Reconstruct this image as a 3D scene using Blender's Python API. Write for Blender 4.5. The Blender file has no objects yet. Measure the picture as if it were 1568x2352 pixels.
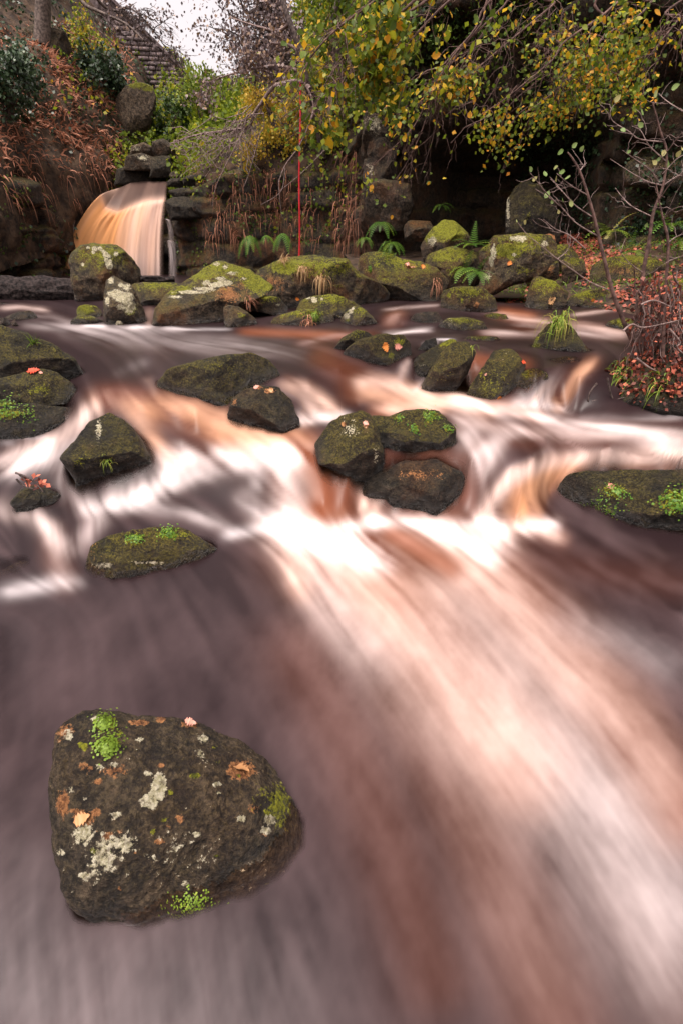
import bpy, math, random
import numpy as np
from mathutils import Vector, Matrix
from mathutils.bvhtree import BVHTree

# ------------------------------------------------------------------ camera, sky, sun, exposure
scene = bpy.context.scene
PITCH = math.radians(27.65)
CAM_H = 2.0
cam_data = bpy.data.cameras.new('camera')
cam_data.sensor_fit = 'VERTICAL'
cam_data.sensor_height = 36.0
cam_data.sensor_width = 24.0
cam_data.lens = 18.0
cam_data.clip_start = 0.05
cam_data.clip_end = 2000.0
cam = bpy.data.objects.new('camera', cam_data)
cam.location = (0, 0, CAM_H)
cam.rotation_euler = (math.pi / 2 - PITCH, 0, 0)
scene.collection.objects.link(cam)
scene.camera = cam

SUN_ELEV, SUN_ROT = math.radians(72), math.radians(215)
world = bpy.data.worlds.new('World')
scene.world = world
world.use_nodes = True
wn = world.node_tree.nodes
wl = world.node_tree.links
wn.clear()
w_sky = wn.new('ShaderNodeTexSky')
w_sky.sky_type = 'NISHITA'
w_sky.sun_disc = False
w_sky.sun_elevation = SUN_ELEV
w_sky.sun_rotation = SUN_ROT
w_sky.air_density = 1.0
w_sky.dust_density = 6.0
w_sky.ozone_density = 1.0
w_hsv = wn.new('ShaderNodeHueSaturation')          # an overcast sky: nearly no colour
w_hsv.inputs['Saturation'].default_value = 0.12
w_tint = wn.new('ShaderNodeMix')
w_tint.data_type = 'RGBA'
w_tint.blend_type = 'MULTIPLY'
w_tint.inputs[0].default_value = 1.0
w_tint.inputs[7].default_value = (1.0, 0.90, 0.89, 1)
w_bg = wn.new('ShaderNodeBackground')
w_bg.inputs['Strength'].default_value = 0.15
w_out = wn.new('ShaderNodeOutputWorld')
wl.new(w_sky.outputs[0], w_hsv.inputs['Color'])
wl.new(w_hsv.outputs[0], w_tint.inputs[6])
wl.new(w_tint.outputs[2], w_bg.inputs['Color'])
wl.new(w_bg.outputs[0], w_out.inputs['Surface'])

sun_data = bpy.data.lights.new('sun', 'SUN')
sun_data.energy = 1.1
sun_data.angle = math.radians(30)
sun_data.color = (1.0, 0.90, 0.78)
sun = bpy.data.objects.new('sun', sun_data)
_sd = Vector((math.cos(SUN_ELEV) * math.sin(SUN_ROT), math.cos(SUN_ELEV) * math.cos(SUN_ROT), math.sin(SUN_ELEV)))
sun.rotation_euler = _sd.to_track_quat('Z', 'Y').to_euler()
sun.location = (0, 0, 30)
scene.collection.objects.link(sun)

scene.view_settings.view_transform = 'Standard'
scene.view_settings.look = 'None'
scene.view_settings.gamma = 1.0
scene.view_settings.exposure = 1.2
scene.render.engine = 'CYCLES'
scene.cycles.use_denoising = True
scene.cycles.max_bounces = 6
scene.cycles.transparent_max_bounces = 16
scene.cycles.diffuse_bounces = 3
scene.cycles.glossy_bounces = 2
scene.cycles.caustics_reflective = False
scene.cycles.caustics_refractive = False

# ------------------------------------------------------------------ small helpers
C = scene.collection
CP, SP = math.cos(PITCH), math.sin(PITCH)
FPX, CU, CV = 1176.0, 784.0, 1176.0      # survey units of the traced plan: 1568 x 2352


def ray(u, v):
    X = (u - CU) / FPX
    Y = (CV - v) / FPX
    return np.array([X, CP + Y * SP, -SP + Y * CP])


def at(u, v, y):
    d = ray(u, v)
    return np.array([0, 0, CAM_H]) + d * (y / d[1])


def on_level(u, v, z):
    d = ray(u, v)
    return np.array([0, 0, CAM_H]) + d * ((z - CAM_H) / d[2])


def survey(p):
    q = np.asarray(p, float) - np.array([0, 0, CAM_H])
    depth = q[..., 1] * CP - q[..., 2] * SP
    upc = q[..., 1] * SP + q[..., 2] * CP
    depth = np.maximum(depth, 0.05)
    return CU + FPX * q[..., 0] / depth, CV - FPX * upc / depth


def _hash(ix, iy, iz, seed):
    u = np.uint32
    h = ix.astype(u) * u(374761393) + iy.astype(u) * u(668265263) + iz.astype(u) * u(2147483629) + u((seed * 1274126177) & 0xFFFFFFFF)
    h = (h ^ (h >> u(13))) * u(1274126177)
    h = (h ^ (h >> u(16))) * u(2246822519)
    return ((h ^ (h >> u(15))) & u(0xFFFFFF)).astype(np.float32) * np.float32(1.0 / 0xFFFFFF)


def vnoise(p, seed=0):
    p = np.asarray(p, float)
    i = np.floor(p)
    f = (p - i).astype(np.float32)
    f = f * f * f * (f * (f * 6 - 15) + 10)
    i = i.astype(np.int32)
    out = 0
    for dx in (0, 1):
        wx = f[:, 0] if dx else 1 - f[:, 0]
        for dy in (0, 1):
            wy = f[:, 1] if dy else 1 - f[:, 1]
            for dz in (0, 1):
                wz = f[:, 2] if dz else 1 - f[:, 2]
                out = out + wx * wy * wz * _hash(i[:, 0] + dx, i[:, 1] + dy, i[:, 2] + dz, seed)
    return out * 2 - 1


def fbm(p, octaves=4, seed=0, gain=0.5):
    a, s, t = 1.0, 0, 0
    p = np.asarray(p, float)
    for k in range(octaves):
        s = s + a * vnoise(p * (2.03 ** k) + 17.3 * k, seed + k)
        t += a
        a *= gain
    return s / t


def sstep(a, b, x):
    t = np.clip((x - a) / (b - a), 0, 1)
    return t * t * (3 - 2 * t)


def link(name, me, mat=None, parent=None, loc=None):
    o = bpy.data.objects.new(name, me)
    C.objects.link(o)
    if mat is not None and me is not None and not me.materials:
        me.materials.append(mat)
    if loc is not None:
        o.location = loc
    if parent is not None:
        o.parent = parent
    return o


def tag(o, label=None, cat=None, group=None, kind=None):
    if label:
        o['label'] = label
    if cat:
        o['category'] = cat
    if group:
        o['group'] = group
    if kind:
        o['kind'] = kind
    return o


def mesh_np(name, verts, faces, smooth=True, uniform=None):
    """verts (N,3); faces (M,k) array of equal size, or a list of lists."""
    me = bpy.data.meshes.new(name)
    verts = np.ascontiguousarray(verts, dtype=np.float32)
    if isinstance(faces, np.ndarray):
        m, k = faces.shape
        me.vertices.add(len(verts))
        me.vertices.foreach_set('co', verts.ravel())
        me.loops.add(m * k)
        me.loops.foreach_set('vertex_index', faces.astype(np.int32).ravel())
        me.polygons.add(m)
        me.polygons.foreach_set('loop_start', np.arange(0, m * k, k, dtype=np.int32))
        me.polygons.foreach_set('loop_total', np.full(m, k, dtype=np.int32))
        me.update(calc_edges=True)
    else:
        me.from_pydata(verts.tolist(), [], faces)
        me.update()
    if smooth:
        me.polygons.foreach_set('use_smooth', np.ones(len(me.polygons), dtype=bool))
    return me


def vattr(me, name, data, typ='FLOAT'):
    a = me.attributes.new(name, typ, 'POINT')
    data = np.ascontiguousarray(data, dtype=np.float32)
    a.data.foreach_set('color' if typ == 'FLOAT_COLOR' else 'value', data.ravel())


class Nodes:
    """tiny node-tree writer"""

    def __init__(self, name):
        self.m = bpy.data.materials.new(name)
        self.m.use_nodes = True
        self.t = self.m.node_tree
        self.t.nodes.clear()
        self.out = self.t.nodes.new('ShaderNodeOutputMaterial')

    def n(self, typ, **kw):
        nd = self.t.nodes.new(typ)
        for k, v in kw.items():
            setattr(nd, k, v)
        return nd

    def l(self, a, b):
        self.t.links.new(a, b)

    def val(self, sock, v):
        if hasattr(v, 'links') or isinstance(v, bpy.types.NodeSocket):
            self.l(v, sock)
        else:
            sock.default_value = v

    def attr(self, name, out='Fac'):
        a = self.n('ShaderNodeAttribute', attribute_name=name)
        return a.outputs[out]

    def math(self, op, a, b=0.0, clamp=False):
        m = self.n('ShaderNodeMath', operation=op, use_clamp=clamp)
        self.val(m.inputs[0], a)
        self.val(m.inputs[1], b)
        return m.outputs[0]

    def mix(self, f, a, b, blend='MIX'):
        m = self.n('ShaderNodeMix', data_type='RGBA', blend_type=blend)
        self.val(m.inputs[0], f)
        self.val(m.inputs[6], a if not isinstance(a, tuple) else (*a, 1) if len(a) == 3 else a)
        self.val(m.inputs[7], b if not isinstance(b, tuple) else (*b, 1) if len(b) == 3 else b)
        return m.outputs[2]

    def noise(self, scale, detail=4, rough=0.55, vec=None, out='Fac', dist=0.0):
        t = self.n('ShaderNodeTexNoise')
        t.inputs['Scale'].default_value = scale
        t.inputs['Detail'].default_value = detail
        t.inputs['Roughness'].default_value = rough
        t.inputs['Distortion'].default_value = dist
        if vec is not None:
            self.l(vec, t.inputs['Vector'])
        return t.outputs[out]

    def voro(self, scale, vec=None, out='Distance', feature='F1', rnd=1.0):
        t = self.n('ShaderNodeTexVoronoi', feature=feature)
        t.inputs['Scale'].default_value = scale
        t.inputs['Randomness'].default_value = rnd
        if vec is not None:
            self.l(vec, t.inputs['Vector'])
        return t.outputs[out]

    def ramp(self, f, stops):
        r = self.n('ShaderNodeValToRGB')
        e = r.color_ramp.elements
        while len(e) < len(stops):
            e.new(0.5)
        for i, (p, c) in enumerate(stops):
            e[i].position = p
            e[i].color = (*c, 1) if len(c) == 3 else c
        self.l(f, r.inputs[0])
        return r.outputs[0]

    def sm(self, f, a, b):
        m = self.n('ShaderNodeMapRange', interpolation_type='SMOOTHSTEP')
        self.val(m.inputs[0], f)
        m.inputs[1].default_value = a
        m.inputs[2].default_value = b
        return m.outputs[0]

    def bump(self, h, strength, dist, normal=None):
        b = self.n('ShaderNodeBump')
        b.inputs['Strength'].default_value = strength
        b.inputs['Distance'].default_value = dist
        self.l(h, b.inputs['Height'])
        if normal is not None:
            self.l(normal, b.inputs['Normal'])
        return b.outputs[0]

    def pbsdf(self, color, rough=0.6, spec=0.5, normal=None, **kw):
        p = self.n('ShaderNodeBsdfPrincipled')
        self.val(p.inputs['Base Color'], color if not isinstance(color, tuple) else (*color, 1))
        self.val(p.inputs['Roughness'], rough)
        self.val(p.inputs['Specular IOR Level'], spec)
        if normal is not None:
            self.l(normal, p.inputs['Normal'])
        for k, v in kw.items():
            self.val(p.inputs[k.replace('_', ' ')], v)
        return p.outputs[0]

    def done(self, shader):
        self.l(shader, self.out.inputs['Surface'])
        return self.m


# ------------------------------------------------------------------ materials
def make_rock_material():
    """Wet moor sandstone: dark crust, algae film, moss on what faces up, lichen where it was recorded."""
    N = Nodes('gritstone')
    geo = N.n('ShaderNodeNewGeometry')
    pos = geo.outputs['Position']
    patch = N.n('ShaderNodeAttribute', attribute_name='patch')
    sp = N.n('ShaderNodeSeparateColor')
    N.l(patch.outputs['Color'], sp.inputs[0])
    props = N.n('ShaderNodeAttribute', attribute_name='props')
    pp = N.n('ShaderNodeSeparateColor')
    N.l(props.outputs['Color'], pp.inputs[0])
    moss_amt, tone, warm = pp.outputs[0], pp.outputs[1], pp.outputs[2]
    wet = N.attr('wet')
    big = N.noise(2.2, 5, 0.6, pos)
    med = N.noise(11, 6, 0.65, pos)
    fine = N.noise(60, 6, 0.7, pos)
    grit = N.noise(190, 3, 0.7, pos)
    dark = N.mix(tone, (0.007, 0.006, 0.005), (0.042, 0.031, 0.021))
    lite = N.mix(tone, (0.046, 0.035, 0.026), (0.27, 0.19, 0.12))
    base = N.mix(N.sm(N.math('ADD', N.math('MULTIPLY', med, 0.6), N.math('MULTIPLY', fine, 0.4)), 0.40, 0.64), dark, lite)
    base = N.mix(N.sm(grit, 0.60, 0.72), base, lite)
    base = N.mix(N.sm(N.noise(34, 4, 0.7, pos), 0.52, 0.40), base, N.mix(1.0, base, (0.35, 0.33, 0.32), 'MULTIPLY'))
    rust = N.mix(N.sm(fine, 0.35, 0.7), (0.085, 0.034, 0.012), (0.25, 0.105, 0.036))
    base = N.mix(N.math('MULTIPLY', N.sm(big, 0.45, 0.68), warm), base, rust)
    nz = N.n('ShaderNodeSeparateXYZ')
    N.l(geo.outputs['Normal'], nz.inputs[0])
    up = N.sm(nz.outputs[2], -0.15, 0.85)
    film = N.math('MULTIPLY', N.math('MULTIPLY', up, moss_amt), N.sm(N.math('ADD', N.math('MULTIPLY', med, 0.5), N.math('MULTIPLY', fine, 0.5)), 0.37, 0.55), True)
    mossc = N.mix(N.sm(fine, 0.3, 0.72), (0.013, 0.015, 0.002), (0.20, 0.165, 0.012))
    mossc = N.mix(N.sm(big, 0.50, 0.36), mossc, (0.030, 0.028, 0.006))
    mossc = N.mix(N.sm(med, 0.55, 0.8), mossc, (0.12, 0.070, 0.018))
    base = N.mix(N.math('MULTIPLY', film, 1.25, True), base, mossc)
    # recorded patches: red = pale lichen, green = bright moss, blue = tawny crust
    edge = N.math('ADD', N.math('MULTIPLY', N.math('SUBTRACT', med, 0.5), 1.3), N.math('MULTIPLY', N.math('SUBTRACT', fine, 0.5), 1.7))
    f_o = N.sm(N.math('ADD', sp.outputs[2], edge), 0.42, 0.58)
    base = N.mix(f_o, base, N.mix(N.sm(fine, 0.35, 0.65), (0.20, 0.075, 0.025), (0.50, 0.23, 0.085)))
    f_g = N.sm(N.math('ADD', sp.outputs[1], edge), 0.42, 0.60)
    gcol = N.mix(N.sm(fine, 0.3, 0.7), (0.060, 0.075, 0.003), (0.33, 0.33, 0.012))
    base = N.mix(f_g, base, gcol)
    f_l = N.sm(N.math('ADD', sp.outputs[0], edge), 0.46, 0.58)
    base = N.mix(f_l, base, N.mix(N.sm(fine, 0.4, 0.65), (0.40, 0.36, 0.20), (0.80, 0.74, 0.55)))
    pit = N.math('MULTIPLY', N.sm(N.math('ADD', N.math('MULTIPLY', N.noise(24, 5, 0.75, pos), 0.6), N.math('MULTIPLY', N.noise(85, 3, 0.7, pos), 0.4)), 0.53, 0.40), 0.85)
    base = N.mix(pit, base, N.mix(1.0, base, (0.30, 0.27, 0.26), 'MULTIPLY'))
    base = N.mix(N.math('MULTIPLY', wet, 0.75), base, N.mix(1.0, base, (0.42, 0.38, 0.38), 'MULTIPLY'))
    h = N.math('ADD', N.math('MULTIPLY', med, 0.9), N.math('ADD', N.math('MULTIPLY', fine, 0.45), N.math('MULTIPLY', grit, 0.18)))
    nrm = N.bump(h, 1.0, 0.11)
    rough = N.math('SUBTRACT', N.math('ADD', N.math('MULTIPLY', fine, 0.35), 0.50), N.math('MULTIPLY', wet, 0.42))
    sh = N.pbsdf(base, rough, N.math('ADD', N.math('MULTIPLY', wet, 0.35), 0.32), nrm)
    return N.done(sh)


def make_water_material():
    """Peaty moor water smoothed by its own motion: amber-brown body, air bubbles drawn into streaks."""
    N = Nodes('peaty_water')
    foam, tint, amber, alpha = N.attr('foam'), N.attr('tint'), N.attr('amber'), N.attr('body')
    cloud = N.attr('cloud')
    col_f = N.mix(tint, (0.72, 0.665, 0.67), (0.68, 0.31, 0.115))
    deep = N.mix(amber, (0.016, 0.009, 0.010), (0.20, 0.056, 0.020))
    deep = N.mix(cloud, deep, N.mix(amber, (0.115, 0.076, 0.078), (0.40, 0.19, 0.135)))
    col = N.mix(foam, deep, col_f)
    rough = N.math('ADD', N.math('MULTIPLY', foam, 0.35), 0.34)
    p = N.pbsdf(col, rough, 0.17)
    tr = N.n('ShaderNodeBsdfTransparent')
    tr.inputs[0].default_value = (1.0, 0.90, 0.82, 1)
    mx = N.n('ShaderNodeMixShader')
    N.l(alpha, mx.inputs[0])
    N.l(tr.outputs[0], mx.inputs[1])
    N.l(p, mx.inputs[2])
    return N.done(mx.outputs[0])


def simple(name, c1, c2, scale=8.0, rough=0.7, bump=0.3, bd=0.02, spec=0.3):
    N = Nodes(name)
    pos = N.n('ShaderNodeNewGeometry').outputs['Position']
    f = N.noise(scale, 5, 0.6, pos)
    col = N.mix(N.sm(f, 0.35, 0.65), c1, c2)
    return N.done(N.pbsdf(col, rough, spec, N.bump(f, bump, bd)))


def make_leaf_material(name, stops, transl=0.35, rough=0.5):
    """Leaf colour chosen leaf by leaf from the 'rnd' value."""
    N = Nodes(name)
    col = N.ramp(N.attr('rnd'), stops)
    p = N.pbsdf(col, rough, 0.35)
    tl = N.n('ShaderNodeBsdfTranslucent')
    N.l(col, tl.inputs[0])
    mx = N.n('ShaderNodeMixShader')
    mx.inputs[0].default_value = transl
    N.l(p, mx.inputs[1])
    N.l(tl.outputs[0], mx.inputs[2])
    return N.done(mx.outputs[0])


ROCK = make_rock_material()
WATER = make_water_material()

# ------------------------------------------------------------------ the stream: levels
LEVELS = [  # (u, v, water level) read along the stream
    (0, 2352, 0), (784, 2352, 0), (1568, 2352, 0), (0, 1800, 0), (784, 1800, 0), (1568, 1800, 0), (400, 2050, 0), (1200, 2050, 0.01),
    (0, 1420, 0), (150, 1390, 0), (400, 1330, 0), (784, 1420, 0.0), (1100, 1400, 0.03), (1568, 1400, 0), (1568, 1240, 0), (1400, 1225, 0),
    (1290, 1215, 0), (1150, 1200, 0.03), (980, 1200, 0.03), (850, 1195, 0.03), (720, 1200, 0.04), (600, 1225, 0.02), (520, 1265, 0.0), (900, 1260, 0.05), (1100, 1260, 0.04),
    (250, 893, 0.765), (330, 900, 0.75), (230, 935, 0.66), (330, 935, 0.66), (450, 950, 0.61), (560, 985, 0.48), (650, 1000, 0.43),
    (420, 1040, 0.33), (480, 1010, 0.42), (120, 1030, 0.37), (40, 1050, 0.32), (-60, 1040, 0.33), (400, 1085, 0.25), (500, 1075, 0.28), (600, 1060, 0.31), (700, 1040, 0.36),
    (600, 1115, 0.20), (450, 1150, 0.12), (300, 1165, 0.10), (150, 1150, 0.13), (20, 1150, 0.15), (30, 1195, 0.10), (200, 1195, 0.07), (130, 1250, 0.04), (60, 1330, 0.0),
    (620, 1165, 0.09), (690, 1185, 0.05), (500, 1200, 0.06), (400, 1200, 0.06), (760, 1080, 0.30), (745, 1150, 0.11), (800, 1100, 0.26),
    (660, 872, 0.77), (710, 888, 0.70), (740, 930, 0.55), (715, 968, 0.43), (780, 850, 0.75), (740, 830, 0.78), (850, 880, 0.60), (900, 912, 0.52), (1000, 905, 0.52),
    (820, 925, 0.50), (1050, 935, 0.47), (900, 955, 0.46), (1200, 932, 0.47), (1330, 952, 0.45), (1450, 975, 0.44), (1568, 985, 0.44), (1700, 990, 0.44),
    (1100, 1000, 0.43), (1250, 1010, 0.42), (1400, 1030, 0.43), (1568, 1040, 0.41), (1700, 1045, 0.41), (1080, 1060, 0.39), (1225, 1056, 0.41), (1380, 1040, 0.41),
    (1170, 1085, 0.36), (1140, 1130, 0.23), (1195, 1130, 0.24), (1100, 1180, 0.05), (1185, 1185, 0.04), (1250, 1190, 0.02), (1000, 1058, 0.37), (900, 1062, 0.36),
    (850, 1120, 0.16), (940, 1130, 0.15), (1010, 1130, 0.15), (1060, 1120, 0.18), (900, 1178, 0.03), (1000, 1180, 0.04), (820, 1170, 0.05),
    (1230, 852, 0.79), (1330, 862, 0.79), (1380, 848, 0.8), (1215, 925, 0.50), (1300, 930, 0.49), (1150, 800, 0.80), (1300, 795, 0.80), (1420, 785, 0.81), (1080, 880, 0.55), (1090, 830, 0.76), (945, 830, 0.76), (950, 870, 0.58),
    (1200, 757, 0.83), (1400, 765, 0.85), (1150, 735, 0.86), (1300, 742, 0.90), (1360, 722, 0.95), (1180, 712, 0.92), (1500, 750, 0.88), (1700, 800, 0.8),
    (900, 762, 0.80), (920, 748, 0.82), (915, 726, 0.95), (960, 700, 0.99), (870, 715, 0.97), (1000, 770, 0.80), (1000, 800, 0.80), (850, 800, 0.79),
    (100, 790, 0.8), (400, 770, 0.8), (650, 775, 0.8), (500, 800, 0.8), (640, 840, 0.79), (750, 800, 0.79), (300, 850, 0.785), (-100, 780, 0.8),
    (120, 730, 0.83), (100, 748, 0.81), (40, 712, 0.90), (150, 712, 0.87), (0, 740, 0.82), (343, 745, 0.81), (343, 705, 0.95), (0, 690, 0.98), (-150, 700, 0.97),
]
_pts = [on_level(u, v, z) for u, v, z in LEVELS]
_pts += [np.array([x, y, 1.02]) for y in (13.0, 16.0, 19.0, 23.0) for x in (-11, -5.5, 0, 5.5, 11)]
_pts += [np.array([x, y, 0.0]) for y in (-1.0,) for x in (-2, 0, 2)]
_pts += [np.array([x, y, z]) for x in (1.85, 2.1, 2.5, 2.9, 3.3) for y, z in ((3.7, 0.0), (3.95, 0.0), (4.15, 0.06))]
_pts = np.array(_pts)


def plan(x, y):
    """plan coordinates in which the stream is sampled evenly"""
    x = np.asarray(x, float)
    y = np.asarray(y, float)
    return np.stack([1.6 * x / (1.1 + 0.9 * np.maximum(y, -0.5)), np.log(1.6 + y)], -1)


_q = plan(_pts[:, 0], _pts[:, 1])
_R = np.sqrt(((_q[:, None] - _q[None]) ** 2).sum(-1))
_zm = _pts[:, 2].mean()
_wt = np.linalg.solve(_R - 0.0015 * np.eye(len(_q)), _pts[:, 2] - _zm)


_q32 = _q.astype(np.float32)


def water_z(x, y):
    p = plan(x, y).astype(np.float32)
    shp = p.shape[:-1]
    p = p.reshape(-1, 2)
    out = np.empty(len(p))
    for i in range(0, len(p), 40000):
        r = np.hypot(p[i:i + 40000, None, 0] - _q32[None, :, 0], p[i:i + 40000, None, 1] - _q32[None, :, 1])
        out[i:i + 40000] = r.astype(np.float64) @ _wt + _zm
    # the stream comes down in steps: level treads, rounded lips, steep risers
    lv = (0.0, 0.44, 0.79, 1.0)
    res = out.copy()
    for a_, b_ in zip(lv[:-1], lv[1:]):
        m = (out > a_) & (out <= b_)
        t = (out[m] - a_) / (b_ - a_)
        res[m] = a_ + (b_ - a_) * (0.35 * t + 0.65 * t * t * (3 - 2 * t))
    return np.clip(res, -0.03, 1.1).reshape(shp)


# ------------------------------------------------------------------ boulders
ROCK_OBJS = {}
ROCK_TRIS_V, ROCK_TRIS_F = [], []
_rock_base = [0]


def smooth_loop(r, n):
    for _ in range(n):
        r = (np.roll(r, 1) + 2 * r + np.roll(r, -1)) / 4
    return r


def rock_shell(outline, y, thick=0.95, e=2.6, facets=13, seed=1, ext=0.25, grain=0.0, rough=1.0, nth=110, nph=64, soft=2, tilt=0.0):
    """A closed stone whose outline from the path is the traced one; its body runs back along the sight line."""
    rng = np.random.RandomState(seed)
    o = np.array(outline, float)
    vc = (o[:, 1].min() + o[:, 1].max()) / 2
    uc = (o[:, 0].min() + o[:, 0].max()) / 2
    hgt = o[:, 1].max() - o[:, 1].min()
    low = o[:, 1] > vc
    o[low, 1] += ext * hgt * (o[low, 1] - vc) / (o[:, 1].max() - vc)
    c = np.array([uc, (o[:, 1].min() + o[:, 1].max()) / 2])
    d0 = ray(*c)
    ctr = np.array([0, 0, CAM_H]) + d0 * (y / d0[1])
    dist = np.linalg.norm(ctr - np.array([0, 0, CAM_H]))
    fwd = d0 / np.linalg.norm(d0)
    right = np.cross(fwd, [0, 0, 1])
    right /= np.linalg.norm(right)
    upv = np.cross(right, fwd)
    pts = []
    for u, v in o:
        d = ray(u, v)
        k = dist / (d @ fwd)
        p = d * k
        pts.append([p @ right, p @ upv])
    pts = np.array(pts)
    ang = np.arctan2(pts[:, 1], pts[:, 0])
    # radial outline sampled by intersecting rays with the polygon
    th = np.linspace(-math.pi, math.pi, nth, endpoint=False)
    rad = np.zeros(nth)
    A, B = pts, np.roll(pts, -1, 0)
    for i, t in enumerate(th):
        dx, dy = math.cos(t), math.sin(t)
        ex, ey = (B - A).T
        den = dx * ey - dy * ex
        den = np.where(abs(den) < 1e-9, 1e-9, den)
        tt = (A[:, 0] * ey - A[:, 1] * ex) / den
        ss = (A[:, 0] * dy - A[:, 1] * dx) / den
        ok = (tt > 0) & (ss >= -1e-6) & (ss <= 1 + 1e-6)
        rad[i] = tt[ok].max() if ok.any() else np.hypot(*pts.T).mean()
    rad = smooth_loop(rad, soft)
    rm = rad.mean()
    D = thick * rm
    ph = np.linspace(-math.pi / 2, math.pi / 2, nph)[1:-1]
    cph = np.abs(np.cos(ph)) ** (2 / e)
    sph = np.sign(np.sin(ph)) * np.abs(np.sin(ph)) ** (2 / e)
    X = (cph[:, None] * (rad * np.cos(th))[None])
    Y = (cph[:, None] * (rad * np.sin(th))[None])
    Z = np.repeat((sph * D)[:, None], nth, 1)
    V = np.stack([X, Y, Z], -1).reshape(-1, 3)
    V = np.vstack([V, [[0, 0, -D]], [[0, 0, D]]])
    # flat faces broken off, on the near and far side only
    for k in range(facets):
        a = rng.uniform(0, 2 * math.pi)
        s = rng.uniform(0.35, 0.8)
        n = np.array([math.cos(a) * s, math.sin(a) * s, -math.sqrt(1 - s * s) * (1 if rng.rand() < 0.7 else -1)])
        sup = (V @ n).max()
        cut = sup * rng.uniform(0.66, 0.90)
        dd = np.maximum(0, V @ n - cut)
        V = V - n[None] * (dd * 0.92)[:, None]
    nn = V / (np.linalg.norm(V, axis=1, keepdims=True) + 1e-6)
    pw = V / rm
    off = seed * 7.31
    # along the outline only fine relief, so the shape stays
    rim = np.concatenate([np.repeat(np.abs(sph), nth), [1, 1]])
    lowf = fbm(pw * 1.3 + off, 3, seed) * (0.035 + 0.10 * rim)
    midf = fbm(pw * 4.5 + off, 4, seed + 9) * 0.045
    crack = -np.maximum(0, 0.10 - np.abs(fbm(pw * 1.9 + off * 2, 2, seed + 31))) * 0.10
    finef = fbm(V * 24 + off, 3, seed + 5) * 0.012
    if grain:
        finef = finef + grain * (fbm(V * 30 + off, 4, seed + 6, 0.7) - 0.8 * np.maximum(0, fbm(V * 55 + off, 2, seed + 7)))
    V = V + nn * (((lowf + midf + crack) * rm + finef * min(rm, 1.0) ) * rough)[:, None]
    if tilt:      # the lower part of the stone dips away under water
        V[:, 2] += tilt * np.maximum(0, -V[:, 1] - 0.02 * rm) * (V[:, 2] < D)
    W = ctr + V[:, :1] * right + V[:, 1:2] * upv + V[:, 2:3] * fwd
    n2 = nph - 2
    idx = np.arange(n2 * nth).reshape(n2, nth)
    a, b = idx[:-1], idx[1:]
    F = np.stack([a, b, np.roll(b, -1, 1), np.roll(a, -1, 1)], -1).reshape(-1, 4)
    fl = F.tolist()
    p0, p1 = n2 * nth, n2 * nth + 1
    F3 = []
    for i in range(nth):
        j = (i + 1) % nth
        F3.append([p0, idx[0, i], idx[0, j], idx[0, j]])
        F3.append([p1, idx[-1, j], idx[-1, i], idx[-1, i]])
    tris = np.concatenate([F[:, [0, 1, 2]], F[:, [0, 2, 3]], np.array(F3)[:, :3]])
    return W, tris


def patch_field(W, patches, seed):
    col = np.zeros((len(W), 4))
    col[:, 3] = 1
    if patches:
        u, v = survey(W)
        for (pu, pv, ru, rv, ch, amt) in patches:
            d = np.sqrt(((u - pu) / ru) ** 2 + ((v - pv) / rv) ** 2)
            col[:, ch] = np.maximum(col[:, ch], np.clip(amt * (1.10 - 0.55 * d), 0, 1.2))
    return col


def finish_rock(name, W, tris, label, moss, tone, warm, patches, seed, cat='rock', group=None, wetk=1.0, parent=None):
    base = np.array([W[:, 0].mean(), W[:, 1].mean(), W[:, 2].min()])
    me = mesh_np(name, W - base, tris)
    vattr(me, 'patch', patch_field(W, patches, seed), 'FLOAT_COLOR')
    pr = np.zeros((len(W), 4))
    pr[:] = (moss, tone, warm, 1)
    vattr(me, 'props', pr, 'FLOAT_COLOR')
    if W[:, 2].min() > 1.25:
        wet = np.zeros(len(W))
    else:
        h = W[:, 2] - water_z(W[:, 0], W[:, 1])
        wet = (1 - sstep(0.02, 0.15 + 0.09 * fbm(W * 5, 2, seed), h)) * wetk
    vattr(me, 'wet', np.clip(wet, 0, 1))
    o = link(name, me, ROCK, parent, base)
    if parent is None:
        tag(o, label, cat, group)
    ROCK_OBJS[label] = (W, tris)
    ROCK_TRIS_V.append(W)
    ROCK_TRIS_F.append(tris + _rock_base[0])
    _rock_base[0] += len(W)
    return o


def rock(outline, y, label, moss=0.6, tone=0.35, warm=0.2, patches=(), seed=None, name='boulder', cat='boulder', group=None, wetk=1.0, **kw):
    seed = seed if seed is not None else (len(ROCK_OBJS) * 13 + 5)
    if y < 7.2:          # splashed stones in the stream: darker, thinner moss
        moss, tone = moss * 0.66, tone * 0.62
    elif y < 14:
        tone, warm = tone + 0.20, warm + 0.35
    if 7.2 <= y < 14 and moss > 0.5:      # bank boulders out of the spray carry bright moss on their crowns
        o_ = np.array(outline, float)
        (u0, v0), (u1, v1) = o_.min(0), o_.max(0)
        patches = list(patches) + [((u0 + u1) / 2, v0 + 0.16 * (v1 - v0), 0.42 * (u1 - u0), 0.24 * (v1 - v0), 1, 0.60)]
    if group is None:
        group = 'rocks standing in the stream' if y < 7.2 else 'boulders piled before the cliffs' if y < 14 else 'rocks about the cliffs'
    W, T = rock_shell(outline, y, seed=seed, **kw)
    return finish_rock(name, W, T, label, moss, tone, warm, patches, seed, cat, group, wetk)


L, G, O = 0, 1, 2     # lichen, green moss, tawny crust
BIG = dict(nth=170, nph=96)

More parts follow.
